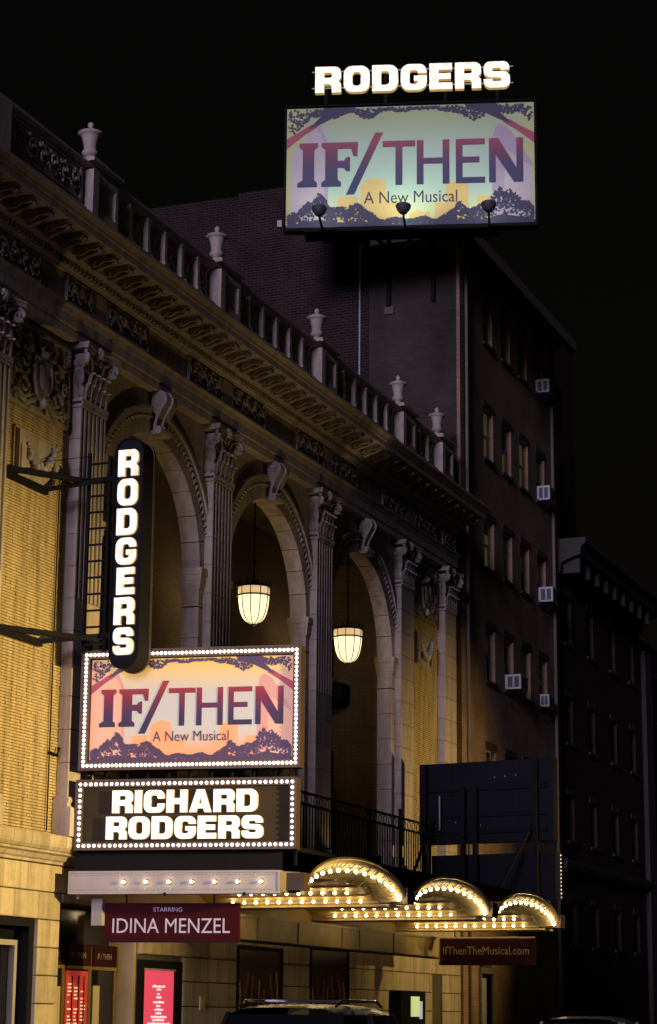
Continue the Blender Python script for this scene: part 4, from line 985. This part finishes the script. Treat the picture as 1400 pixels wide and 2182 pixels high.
# ================================================================ far-end signs of the canopy, seen from behind
for (z0, z1, nm, lab) in ((5.22, 6.98, 'rear_facing_sign', 'dark back of the large upper board at the far end of the canopy'), (3.98, 4.98, 'rear_facing_sign', 'dark back of the lower board at the far end, bulbs on its edge')):
    S = thing(nm, lab, 'sign', (15.62, -.62 if z0 > 5 else -.9, 0), -Y9, local=True)
    W = 3.22 if z0 > 5 else 2.95
    part('back_panel', MB().box(0, .22, -W, 0, z0, z1), 'navy', S)
    for k in range(1, 4): part('seam', MB().box(-.010, -.001, -W*k/4-.012, -W*k/4+.012, z0+.01, z1-.01), 'navy', S)
    if z0 > 5:
        for u in (.18, 1.13, 1.42, 2.85): part('post', MB().box(-.16, -.05, -u-.05, -u+.05, 4.05, z1-.02 if u in (.18, 2.85) else z1-.55), 'iron', S)
        for z, hh in ((6.35, .12), (5.78, .06), (5.42, .10)): part('beam', MB().box(-.05, -.012, -W+.15, -.02, z, z+hh), 'iron', S)
        part('pipe', MB().tube([(-.2, -.60, 6.25), (-.2, -.60, 5.5)], .018, 6), 'whitemetal', S)
        for q in ((-.06, -2.2), (-.06, -2.4)): pass
        for u, z in ((1.85, 6.62), (2.10, 6.63), (2.35, 6.64), (.9, 5.68), (1.5, 6.40), (1.5, 5.60)): part('bolt', MB().ball((-.018, -u, z), .016, 6, 4), 'whitemetal', S)
        part('strut', MB().bar((-.1, -2.8, 5.6), (-.9, -2.3, 4.06), .03), 'iron', S); part('strut', MB().bar((-.1, -.3, 5.6), (-1.2, -.3, 4.06), .03), 'iron', S)
        part('lamp_border', MB().box(.22, .26, -W, 0, z0, z1), 'brownframe', S)
    else:
        part('lamp_border', MB().box(.221, .27, -W-.01, 0, z0, z1), 'brownframe', S)
        for i in range(12): put('bulb', BULB_S, S, (.25, -W-.02, z0+.06+i*.08))
# --- black iron balcony railing over the canopy
RL = thing('balcony_railing', 'black wrought-iron railing on the canopy roof in front of the arches', 'railing', (9.5, -1.0, 4.05))
for z in (5.60, 5.38, 4.40): part('rail', MB().box(3.6, 15.2, -1.02, -.98, z-.02, z+.02), 'iron', RL)
bar = MB().box(-.010, .010, -1.01, -.99, 4.40, 5.36).mesh('baluster', 'iron'); pst = MB(); pst.box(-.03, .03, -1.03, -.97, 4.05, 5.72); pst.ball((0, -1.0, 5.75), .045, 6, 4); pst = pst.mesh('post', 'iron')
x = 3.75
while x < 15.1: put('baluster', bar, RL, (x, 0, 0)); x += .15
for i in range(7): put('post', pst, RL, (3.6+i*1.93, 0, 0))
scr = MB()
for i in range(38): 
    cx = 3.9+i*.30; scr.tube([(cx+.10*math.cos(q*.7), -1.0, 5.485+.085*math.sin(q*.7)) for q in range(10)], .009, 4)
o = part('scrollwork', scr, 'iron', RL); o['kind'] = 'stuff'
# dark balcony in the first arch
BL = thing('fire_balcony', 'black iron fire balcony inside the nearest arch behind the blade sign', 'balcony', (3.2, .9, 7.4))
part('shutter', MB().box(3.4, 5.0, 1.60, 1.69, 7.4, 9.9), 'iron', BL)
for z in (7.30, 7.05, 6.9): part('rail', MB().box(1.1, 5.0, .62, .68, z, z+.05), 'iron', BL)
for i in range(9): part('bar', MB().box(1.3+i*.44, 1.33+i*.44, .63, .67, 6.2, 7.3), 'iron', BL)
part('platform', MB().box(1.0, 5.1, .62, 1.72, 6.1, 6.18), 'iron', BL)
part('hood', MB().bar((2.7, 1.55, 10.2), (5.0, 1.4, 10.1), .05), 'iron', BL)
AC0 = thing('air_conditioner', 'dark air conditioner box in the loggia wall behind the farther lantern', 'air conditioner', (16.5, 1.5, 8.9))
part('casing', MB().box(15.75, 17.05, 1.30, 1.695, 8.50, 8.94), 'navy', AC0); part('grille', MB().box(15.8, 16.6, 1.285, 1.299, 8.54, 8.90), 'iron', AC0)

# ================================================================ hanging lanterns
def lantern(cx, z1, label):
    L = thing('lantern', label, 'lantern', (cx, .27, z1), group='lanterns hung in the arches')
    y = .27; zb = z1-.70
    part('glass_band', MB().lathe([(.268, z1-.17), (.275, z1-.10), (.268, z1-.03)], (cx, y, 0), 24), 'lampglass_top', L)
    prof = [(.06, zb+.03), (.135, zb+.065), (.19, zb+.13), (.23, zb+.23), (.254, zb+.36), (.265, zb+.48), (.266, zb+.515)]
    part('glass_bowl', MB().lathe(prof, (cx, y, 0), 24), 'lampglass', L)
    fr = MB()
    for i in range(10):
        a = 2*math.pi*i/10+.2; fr.tube([(cx+(r+.004)*math.cos(a), y+(r+.004)*math.sin(a), z) for r, z in prof]+[(cx+.277*math.cos(a), y+.277*math.sin(a), z1-.02)], .0085, 4)
    for r, z, t in ((.278, z1-.175, .016), (.283, z1-.015, .020)):
        fr.tube([(cx+r*math.cos(q*R(15)), y+r*math.sin(q*R(15)), z) for q in range(25)], t, 5)
    part('ribs', fr, 'iron', L)
    cr = MB()
    for i in range(10): a = 2*math.pi*i/10; cr.tube([(cx+.27*math.cos(a), y+.27*math.sin(a), z1), (cx+.29*math.cos(a), y+.29*math.sin(a), z1+.05), (cx+.265*math.cos(a), y+.265*math.sin(a), z1+.08)], .014, 4)
    cr.lathe([(.27, z1-.01), (.20, z1+.03), (.05, z1+.06), (.02, z1+.12)], (cx, y, 0), 16)
    part('crown', cr, 'iron', L)
    part('finial', MB().lathe([(.02, zb-.03), (.05, zb-.01), (.06, zb+.02), (.05, zb+.035)], (cx, y, 0), 10), 'brass', L)
    ch = MB(); ch.tube([(cx, y, z1+.1), (cx, y, SPR+AR-.0)], .014, 5)
    for i in range(6): ch.ball((cx, y, z1+.22+i*.28), (.026, .026, .04), 6, 4)
    part('chain', ch, 'iron', L)
    for q in L.children:
        for v in q.data.vertices if q.name.split('.')[0] != 'chain' else ():
            v.co = (cx+(v.co.x-cx)*1.14, y+(v.co.y-y)*1.14, z1+(v.co.z-z1)*1.10)
    ld = bpy.data.lights.new('lantern_lamp', 'POINT'); ld.energy = 15; ld.color = (1.0, .66, .32); ld.shadow_soft_size = .2
    lo = bpy.data.objects.new('lantern_lamp', ld); COL.objects.link(lo); lo.parent = L; lo.location = (0, .45, -.35)
lantern(arches[1], 9.68, 'glowing ribbed glass lantern hanging in the middle arch')
lantern(arches[2], 9.72, 'glowing ribbed glass lantern hanging in the far arch')

# ================================================================ facade floodlights
def flood(loc, tgt, power, ang, col, label, arm=None, soft=.12):
    L = thing('floodlight', label, 'floodlight', loc, 0, 'floodlights washing the facade')
    d = (Vector(tgt)-Vector(loc)).normalized(); q = d.to_track_quat('Z', 'Y')
    b = MB(); b.lathe([(.05, -.22), (.09, -.20), (.11, -.06), (.13, 0), (.125, .005), (.105, -.03)], n=14); me = b.mesh('housing', 'iron'); me.transform(q.to_matrix().to_4x4()); put('housing', me, L, loc)
    if arm: part('arm', MB().tube([loc, arm], .02, 5), 'iron', L)
    ld = bpy.data.lights.new('flood_lamp', 'SPOT'); ld.energy = power; ld.color = col; ld.spot_size = R(ang); ld.spot_blend = 1.0; ld.shadow_soft_size = soft
    lo = bpy.data.objects.new('flood_lamp', ld); COL.objects.link(lo); lo.parent = L; lo.rotation_euler = d.to_track_quat('-Z', 'Y').to_euler(); lo.location = d*.03
SOD = (1.0, .66, .20); WRM = (1.0, .74, .38)
flood((-1.6, -15.0, 5.2), (-1.6, 0, 4.4), 13500, 52, (1.0, .70, .24), 'added, unseen black floodlight on a pole across the street facing the near brick bay', (-1.6, -15.0, .14), .2)  # pole lamp added out of view to wash the near bay warm
flood((17.2, -15.0, 5.2), (18.7, 0, 5.0), 6000, 48, (1.0, .68, .24), 'added, unseen black floodlight on a pole across the street facing the far brick bay', (17.2, -15.0, .14), .2)  # second out-of-view lamp, added for warm light on the far bay
flood((11.3, -.62, 4.40), (11.0, -.2, 6.4), 13, 85, WRM, 'black floodlight at the foot of the third fluted pilaster', (11.3, -.62, 4.05))
flood((11.2, -2.1, 4.25), (12.0, -.75, 13.3), 420, 9, WRM, 'narrow black spotlight on the canopy roof aimed at the cornice', (11.2, -2.1, 4.05))
flood((2.6, -2.7, 4.3), (2.8, -.3, 11.8), 340, 78, (1.0, .70, .28), 'black floodlight on the canopy roof behind the bulb-bordered boards', (2.6, -2.7, 4.05))
flood((7.0, -2.7, 4.3), (8.2, -.6, 13.2), 290, 58, (1.0, .70, .28), 'black floodlight mid canopy roof before the middle arch', (7.0, -2.7, 4.05))
# ================================================================ rooftop billboard and letters
TH = math.asin(1.7/6.23)
bd = Vector((math.sin(TH), -math.cos(TH), 0)); bn = Vector((-math.cos(TH), -math.sin(TH), 0)); bo = Vector((17.0, 3.37, 0))
S3 = thing('billboard', 'large floodlit show billboard high on the side wall, below rooftop letters', 'billboard', bo, TH, local=True)
WB = 6.23
part('panel_box', MB().box(.0, .25, -WB, 0, 20.55, 23.78), 'navy', S3)
show_print(S3, .03, WB-.06, 20.58, 23.75, .004, '_b', 0.0, poster_ground('lamp_tinted_show_sky', WB, 20.58, 23.75, 0, False))
tr = MB(); tr.box(-.03, .25, -WB-.03, .03, 20.49, 20.548); tr.box(-.03, .25, -WB-.03, -WB-.001, 20.55, 23.80); tr.box(-.03, .25, .001, .03, 20.55, 23.80); tr.box(-.03, .25, -WB-.03, .03, 23.801, 23.83); part('edge_trim', tr, 'iron', S3)
part('catwalk', MB().box(-.25, .45, -WB+.9, -.5, 20.38, 20.43), 'iron', S3)
for u in (1.0, 3.1, 5.0): part('rear_post', MB().box(.26, .40, -u-.07, -u+.07, 20.3, 23.9), 'iron', S3)
for z in (20.9, 22.9): part('rear_beam', MB().box(.41, .50, -WB+.3, -.3, z, z+.14), 'iron', S3)
part('small_lamp', MB().box(-.2, -.05, .05, .16, 20.55, 20.72), 'acwhite', S3)
O3 = thing('billboard_mount', 'two black steel posts bolted to the brick side wall below the billboard', 'frame', (20.3, 1.2, 19.4))
for y in (1.83, .61):
    part('post', MB().box(20.33, 20.44, y-.05, y+.05, 19.45, 22.6), 'iron', O3)
    for z in (20.95, 22.5): part('outrigger', MB().box(18.1 if y > 1 else 18.4, 20.33, y-.04, y+.04, z, z+.09), 'iron', O3)
part('anchor_plate', MB().box(20.40, 20.445, 1.70, 1.96, 19.25, 19.45), 'brownframe', O3)
LT = thing('rooftop_letters', 'row of seven glowing block letters standing above the billboard', 'sign', bo, TH, local=True)
line_of(LT, 'RODGERS', .74, 5.62, 24.12, .70, .12, .10, .14)
for z in (24.28, 24.72): part('rail', MB().box(.0, .03, -5.7, -.65, z, z+.03), 'acwhite', LT)
for u in (1.0, 2.5, 4.0, 5.3): part('post', MB().box(.04, .12, -u-.04, -u+.04, 23.83, 24.9), 'iron', LT)
for i, (u, nm) in enumerate(((.98, 'left'), (3.02, 'middle'), (5.08, 'right'))):
    base = bo+bd*u+Vector((0, 0, 20.45)); head = bo+bd*u+bn*1.15+Vector((0, 0, 20.60))
    L = thing('billboard_lamp', f'dish-shaped floodlight on an arm before the {nm} part of the billboard', 'floodlight', head, 0, 'billboard floodlights')
    dd = (bo+bd*(u*.9+.31)+Vector((0, 0, 22.0))-head).normalized()
    b = MB(); b.lathe([(.03, -.16), (.10, -.14), (.155, -.06), (.185, .03), (.19, .045), (.17, .04), (.13, -.05)], n=18); me = b.mesh('dish', 'acgrille'); me.transform(Vector((dd.x*.35, dd.y*.35, 1)).normalized().to_track_quat('Z', 'Y').to_matrix().to_4x4()); put('dish', me, L, head)
    part('arm', MB().tube([base, base+bn*.75+Vector((0, 0, -.06)), head+Vector((0, 0, -.15))], .03, 6), 'iron', L)
    ld = bpy.data.lights.new('billboard_bulb', 'SPOT'); ld.energy = 45 if i != 1 else 70; ld.color = (.80, 1.0, .80); ld.spot_size = R(150); ld.spot_blend = .9; ld.shadow_soft_size = .12
    lo = bpy.data.objects.new('billboard_bulb', ld); COL.objects.link(lo); lo.parent = L; lo.location = (0, 0, .07); lo.rotation_euler = dd.to_track_quat('-Z', 'Y').to_euler()

# ================================================================ apartment house beyond the theatre
def punched(mb, x0, x1, z0, z1, y0, y1, wins):
    """wall slab in the xz plane with rectangular openings (wins share column edges)"""
    xs = sorted({x0, x1, *[w_[0] for w_ in wins], *[w_[1] for w_ in wins]}); 
    for a, b in zip(xs, xs[1:]):
        zs = sorted([(w_[2], w_[3]) for w_ in wins if w_[0] <= a+1e-6 and w_[1] >= b-1e-6]); z = z0
        for q0, q1 in zs: mb.box(a, b, y0, y1, z, q0); z = q1
        mb.box(a, b, y0, y1, z, z1)
    return mb
def window(parent, x0, x1, z0, z1, y, glass='glass', sill='trim', lintel=True, sash='sash'):
    f = MB(); t = .055
    f.box(x0, x0+t, y, y+.08, z0, z1); f.box(x1-t, x1, y, y+.08, z0, z1); f.box(x0+t, x1-t, y, y+.08, z1-t, z1); f.box(x0+t, x1-t, y, y+.08, z0, z0+t); zm = (z0+z1)/2; f.box(x0+t, x1-t, y-.02, y+.06, zm-.03, zm+.03)
    Wn = part('window', f, sash, parent)
    part('pane', MB().box(x0+t, x1-t, y+.03, y+.04, z0+t, zm-.03), glass, Wn); part('pane', MB().box(x0+t, x1-t, y+.01, y+.02, zm+.03, z1-t), glass, Wn)
    part('sill', MB().box(x0-.07, x1+.07, -.07, y-.002, z0-.09, z0-.002), sill, Wn)
    if lintel: part('lintel', MB().box(x0-.06, x1+.06, -.025, .08, z1+.002, z1+.16), sill, Wn)
    return Wn
AP = thing('apartment_building', 'dark brick apartment house with window air conditioners beyond the theatre', 'building', (25, 0, 0))
ax0, ax1 = 20.46, 29.70; wx = [23.12, 24.80, 26.46, 28.16]; wz = [(19.0, 20.42), (15.83, 17.22), (12.9, 14.24), (9.95, 11.36), (6.85, 8.22), (3.9, 5.3)]
wins = [(x-.43, x+.43, a, b) for x in wx for a, b in wz]
fw_ = punched(MB(), ax0, ax1, 2.9, 21.2, .0, .28, wins); fw_.box(ax0, 22.0, 0, .28, .1, 2.9); fw_.box(23.0, ax1, 0, .28, .1, 2.9)
part('front_wall', fw_, 'aptfront', AP)
part('core', MB().box(ax0+.1, ax1, .285, 13, .1, 21.0), 'joint', AP)
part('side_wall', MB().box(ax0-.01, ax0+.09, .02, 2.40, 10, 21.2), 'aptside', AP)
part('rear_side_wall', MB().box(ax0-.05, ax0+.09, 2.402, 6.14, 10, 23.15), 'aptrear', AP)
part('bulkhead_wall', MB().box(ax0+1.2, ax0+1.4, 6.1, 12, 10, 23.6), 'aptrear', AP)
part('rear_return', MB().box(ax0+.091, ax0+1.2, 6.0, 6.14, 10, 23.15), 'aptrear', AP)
part('side_pipe', MB().tube([(ax0-.09, 2.62, 21.2), (ax0-.09, 2.62, 14.0)], .025, 6), 'acwhite', AP)
part('coping', MB().box(ax0-.06, ax1+.03, -.08, .34, 21.203, 21.34), 'fartrim', AP)
part('corner_strip', MB().box(ax0, ax0+.34, -.07, -.002, .2, 21.2), 'aptfront', AP); part('corner_strip', MB().box(ax0+.75, ax0+.95, -.05, -.002, .2, 20.8), 'aptfront', AP); part('corner_strip', MB().box(ax1-.30, ax1, -.07, -.002, .2, 21.2), 'aptfront', AP)
cor = MB(); cor.box(ax0-.02, ax1+.02, -.22, -.001, 20.85, 21.20)
for i in range(18): cor.box(ax0+.1+i*.52, ax0+.28+i*.52, -.30, -.221, 20.9, 21.15)
part('cornice', cor, 'fartrim', AP)
for i, x in enumerate(wx):
    for j, (a, b) in enumerate(wz): 
        wn = window(AP, x-.43, x+.43, a, b, .14, 'glass_lit' if (i, j) in ((0, 1), (1, 1), (2, 1), (0, 2)) else 'glass_curtain' if (i*3+j*5) % 4 == 1 else 'glass', 'fartrim')
        if (i*7+j*3) % 5 < 2:
            dz = (.30, .48, .22, .60)[(i+2*j) % 4]; part('shade', MB().box(x-.36, x+.36, .145, .149, b-.06-dz, b-.06), 'shade', wn)
part('downspout', MB().tube([(29.15, -.10, 20.9), (29.15, -.10, 1.0)], .05, 8), 'trim', AP)
part('side_downspout', MB().tube([(20.95, -.09, 20.8), (20.95, -.09, 1.0)], .045, 8), 'trim', AP)
part('entrance_back', MB().box(22.0, 23.0, .22, .28, .1, 2.9), 'glass', AP)
ef = MB(); ef.box(21.9, 22.0, -.06, .2, .1, 2.6); ef.box(23.0, 23.1, -.06, .2, .1, 2.6); ef.box(21.9, 23.1, -.08, .2, 2.602, 2.75); part('entrance_frame', ef, 'trim', AP)
lobe = part('entrance_door', MB().box(22.05, 22.95, .12, .17, .1, 2.5), 'sash', AP)
part('base_course', MB().box(ax0, 21.88, -.05, -.002, .15, .9), 'trim', AP)
acs = [(3, 0, 'white air conditioner in the topmost row of apartment windows'), (3, 1, 'white air conditioner one storey below the topmost one'), (3, 2, 'white air conditioner in the third row of apartment windows from the top'), (1, 3, 'white air conditioner in the fourth window row, toward the theatre'), (3, 3, 'small dim air conditioner in the fourth window row, far column')]
for i, j, lab in acs:
    x, z = wx[i], wz[j][0]; a = thing('air_conditioner', lab, 'air conditioner', (x, -.2, z), 0, 'window air conditioners')
    w_, h_, d_ = [(.30, .40, .38), (.32, .42, .36), (.30, .43, .40), (.33, .40, .42), (.27, .36, .24)][acs.index((i, j, lab))]
    part('casing', MB().box(x-w_, x+w_, -d_, .12, z+.01, z+h_), 'acwhite', a)
    g = MB()
    for k in range(2): g.box(x-w_-.006, x-w_-.001, -d_+.05+k*d_*.42, -d_+.05+k*d_*.42+d_*.30, z+.06, z+h_-.06)
    part('side_vent', g, 'acgrille', a)
    part('front_grille', MB().box(x-w_+.04, x+w_-.04, -d_-.008, -d_-.001, z+.04, z+h_-.04), 'acgrille', a)
    part('bracket', MB().bar((x, -d_+.05, z+.0), (x, -.02, z-.35), .02), 'iron', a)
sg = MB().box(24.6, 24.75, -.45, -.03, 6.95, 7.55)
tag(part('wall_lightbox', sg, 'acwhite', None), 'narrow white panel projecting from the lower apartment wall', 'box')

# ================================================================ darker buildings farther down the street
def far_building(name, label, x0, x1, z1, cols, rows, mat, cz=None, cproj=.9, dx=.40):
    Fb = thing(name, label, 'building', ((x0+x1)/2, 0, 0), 0, 'buildings farther down the street')
    wins = [(x-dx, x+dx, a, b) for x in cols for a, b in rows]
    part('front_wall', punched(MB(), x0, x1, .1, z1, .0, .3, wins), mat, Fb); part('core', MB().box(x0+.02, x1, .305, 14, .1, z1-.05), 'joint', Fb)
    for x in cols:
        for a, b in rows: window(Fb, x-dx, x+dx, a, b, .16, 'glass', 'fartrim', True, 'farsash')
    if cz:
        pr = [(.0, cz-.95), (-.12, cz-.90), (-.16, cz-.6), (-cproj*.55, cz-.45), (-cproj*.8, cz-.40), (-cproj*.85, cz-.15), (-cproj, cz-.05), (-cproj, cz+.1), (0, cz+.1)]
        cc = extrude_x(MB(), pr, x0-.05, x1+.0); part('cornice', cc, 'fartrim', Fb)
        for i in range(int((x1-x0)/1.1)): part('bracket', MB().box(x0+.2+i*1.1, x0+.4+i*1.1, -cproj*.72, -.161, cz-.88, cz-.455), 'fartrim', Fb)
        part('band', extrude_x(MB(), [(0, 5.6), (-.16, 5.65), (-.2, 5.8), (-.2, 5.92), (0, 5.95)], x0, x1), 'fartrim', Fb)
    return Fb
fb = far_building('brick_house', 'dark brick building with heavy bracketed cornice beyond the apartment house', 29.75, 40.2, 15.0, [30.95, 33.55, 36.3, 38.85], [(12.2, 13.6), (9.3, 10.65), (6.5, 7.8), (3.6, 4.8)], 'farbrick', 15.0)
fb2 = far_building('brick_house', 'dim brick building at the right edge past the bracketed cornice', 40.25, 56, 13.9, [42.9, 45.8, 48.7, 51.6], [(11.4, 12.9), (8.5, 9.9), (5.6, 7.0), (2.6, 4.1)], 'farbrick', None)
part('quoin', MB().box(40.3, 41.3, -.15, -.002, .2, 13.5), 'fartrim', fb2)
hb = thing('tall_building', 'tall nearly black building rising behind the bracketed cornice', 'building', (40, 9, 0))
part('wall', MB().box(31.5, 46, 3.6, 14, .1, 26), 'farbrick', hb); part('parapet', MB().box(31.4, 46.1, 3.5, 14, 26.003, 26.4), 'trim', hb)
for i in range(4):
    for j in range(3): part('window', MB().box(33.2+i*3.2, 34.2+i*3.2, 3.56, 3.598, 16.2+j*3.1, 17.8+j*3.1), 'glass', hb)
lp = thing('traffic_signal_post', 'pale slender metal post standing on the pavement far down the street', 'post', (34, -3.9, .14))
part('shaft', MB().tube([(34, -3.9, .14), (34, -3.9, 2.9)], .06, 8), 'acwhite', lp); part('foot', MB().lathe([(.16, .14), (.16, .22), (.08, .35)], (34, -3.9, 0), 10), 'trim', lp)

# ================================================================ cars at the kerb
def car(label, loc, L, W, H, paint, suv=True, rot=0):
    c = thing('parked_car', label, 'car', loc, rot, 'cars along the kerb', local=True)
    hw = W/2; sh = H*.56                             # shoulder height
    # body shell: lofted sections along the length
    sec = [(0.0, .55, sh*.92, .86), (.06*L, .42, sh*.98, .97), (.30*L, .40, sh, 1.0), (.68*L, .40, sh*.98, 1.0), (.80*L, .42, sh*.93, .98), (.95*L, .45, sh*.84, .92), (L, .55, sh*.72, .80)]
    b = MB(); n = 10
    for (x, zb, zt, k) in sec:
        w_ = hw*k
        for (y, z) in [(-w_*.86, zb), (-w_, zb+.12), (-w_, zb+(zt-zb)*.6), (-w_*.96, zt-.05), (-w_*.86, zt), (w_*.86, zt), (w_*.96, zt-.05), (w_, zb+(zt-zb)*.6), (w_, zb+.12), (w_*.86, zb)]: b.v.append((x-L/2, y, z*1.0-.16))
    for i in range(len(sec)-1):
        for j in range(n): q = i*n; k2 = (j+1) % n; b.f.append((q+j, q+k2, q+n+k2, q+n+j)); b.s.append(True)
    b.f.append(tuple(range(n))[::-1]); b.s.append(False); b.f.append(tuple(range((len(sec)-1)*n, len(sec)*n))); b.s.append(False)
    body_ = part('body', b, paint, c)
    # greenhouse: glass house with a crowned roof
    xs = (.04, .14, .52, .70) if suv else (.16, .30, .58, .74)
    def ring(z, k, a, d): return [(L*a-L/2, -hw*k, z), (L*d-L/2, -hw*k, z), (L*d-L/2, hw*k, z), (L*a-L/2, hw*k, z)]
    g = MB(); g.add(ring(sh-.22, .90, xs[0], xs[3])+ring(H-.13, .76, xs[1], xs[2]), [(0,1,5,4),(1,2,6,5),(2,3,7,6),(3,0,4,7)]); part('glasshouse', g, 'carglass', c)
    r = MB(); m_, nn = 8, 8
    for i in range(m_+1):
        for j in range(nn+1):
            u, v = i/m_, j/nn; x = L*(xs[1]-.012+(xs[2]-xs[1]+.024)*u)-L/2; y = hw*.78*(2*v-1)
            r.v.append((x, y, H-.145+.145*(1-(2*v-1)**4)**.6*(1-.35*(2*u-1)**4)))
    for i in range(m_):
        for j in range(nn): q = i*(nn+1)+j; r.f.append((q, q+1, q+nn+2, q+nn+1)); r.s.append(True)
    part('roof', r, paint, c)
    for s in (-1, 1):
        for (a, d) in ((xs[0], xs[1]), (xs[3], xs[2]), (.36, .36)):
            part('pillar', MB().bar((L*a-L/2, s*hw*.90, sh-.2), (L*d-L/2, s*hw*.765, H-.12), .035), paint, c)
        if suv: part('roof_rail', MB().tube([(L*.16-L/2, s*hw*.66, H-.03), (L*.20-L/2, s*hw*.66, H+.035), (L*.46-L/2, s*hw*.66, H+.035), (L*.50-L/2, s*hw*.66, H-.03)], .018, 6), 'chrome', c)
        part('mirror', MB().ball((L*.66-L/2, s*(hw+.10), sh+.0), (.06, .11, .09), 8, 5), paint, c)
        part('headlight', MB().ball((L/2-.14, s*hw*.66, sh*.55), (.10, .17, .08), 8, 5), 'acwhite', c); part('tail_light', MB().ball((-L/2+.06, s*hw*.78, sh*.70), (.05, .08, .16), 8, 5), 'burgundy', c)
        for a in (.18, .80):
            w_ = MB(); prof = [(.20, -.10), (.33, -.11), (.345, -.05), (.345, .05), (.33, .11), (.20, .10)]; w_.lathe(prof, n=18); me = w_.mesh('wheel', 'rubber'); me.transform(Matrix.Rotation(R(90), 4, 'X')); wh = put('wheel', me, c, (L*a-L/2, s*(hw-.12), .345))
            h = MB(); h.lathe([(.20, -.09), (.21, 0), (.20, .09)], n=12); me = h.mesh('rim', 'chrome'); me.transform(Matrix.Rotation(R(90), 4, 'X')); put('rim', me, wh, (L*a-L/2, s*(hw-.12), .345))
    if suv: part('rack_bar', MB().box(-.35*L/2, -.30*L/2, -hw*.66, hw*.66, H+.02, H+.05), 'chrome', c)
    return c
car('black sport utility car with roof rails, nearest at the kerb', (-3.4, -5.95, 0), 4.7, 1.9, 1.67, 'carpaint')
car('grey saloon roof just showing beyond the black car', (9.6, -6.0, 0), 4.6, 1.85, 1.58, 'carpaint2', False)
car('dark saloon far down the kerb at the right edge', (27, -8.2, 0), 4.6, 1.85, 1.60, 'carpaint', False)
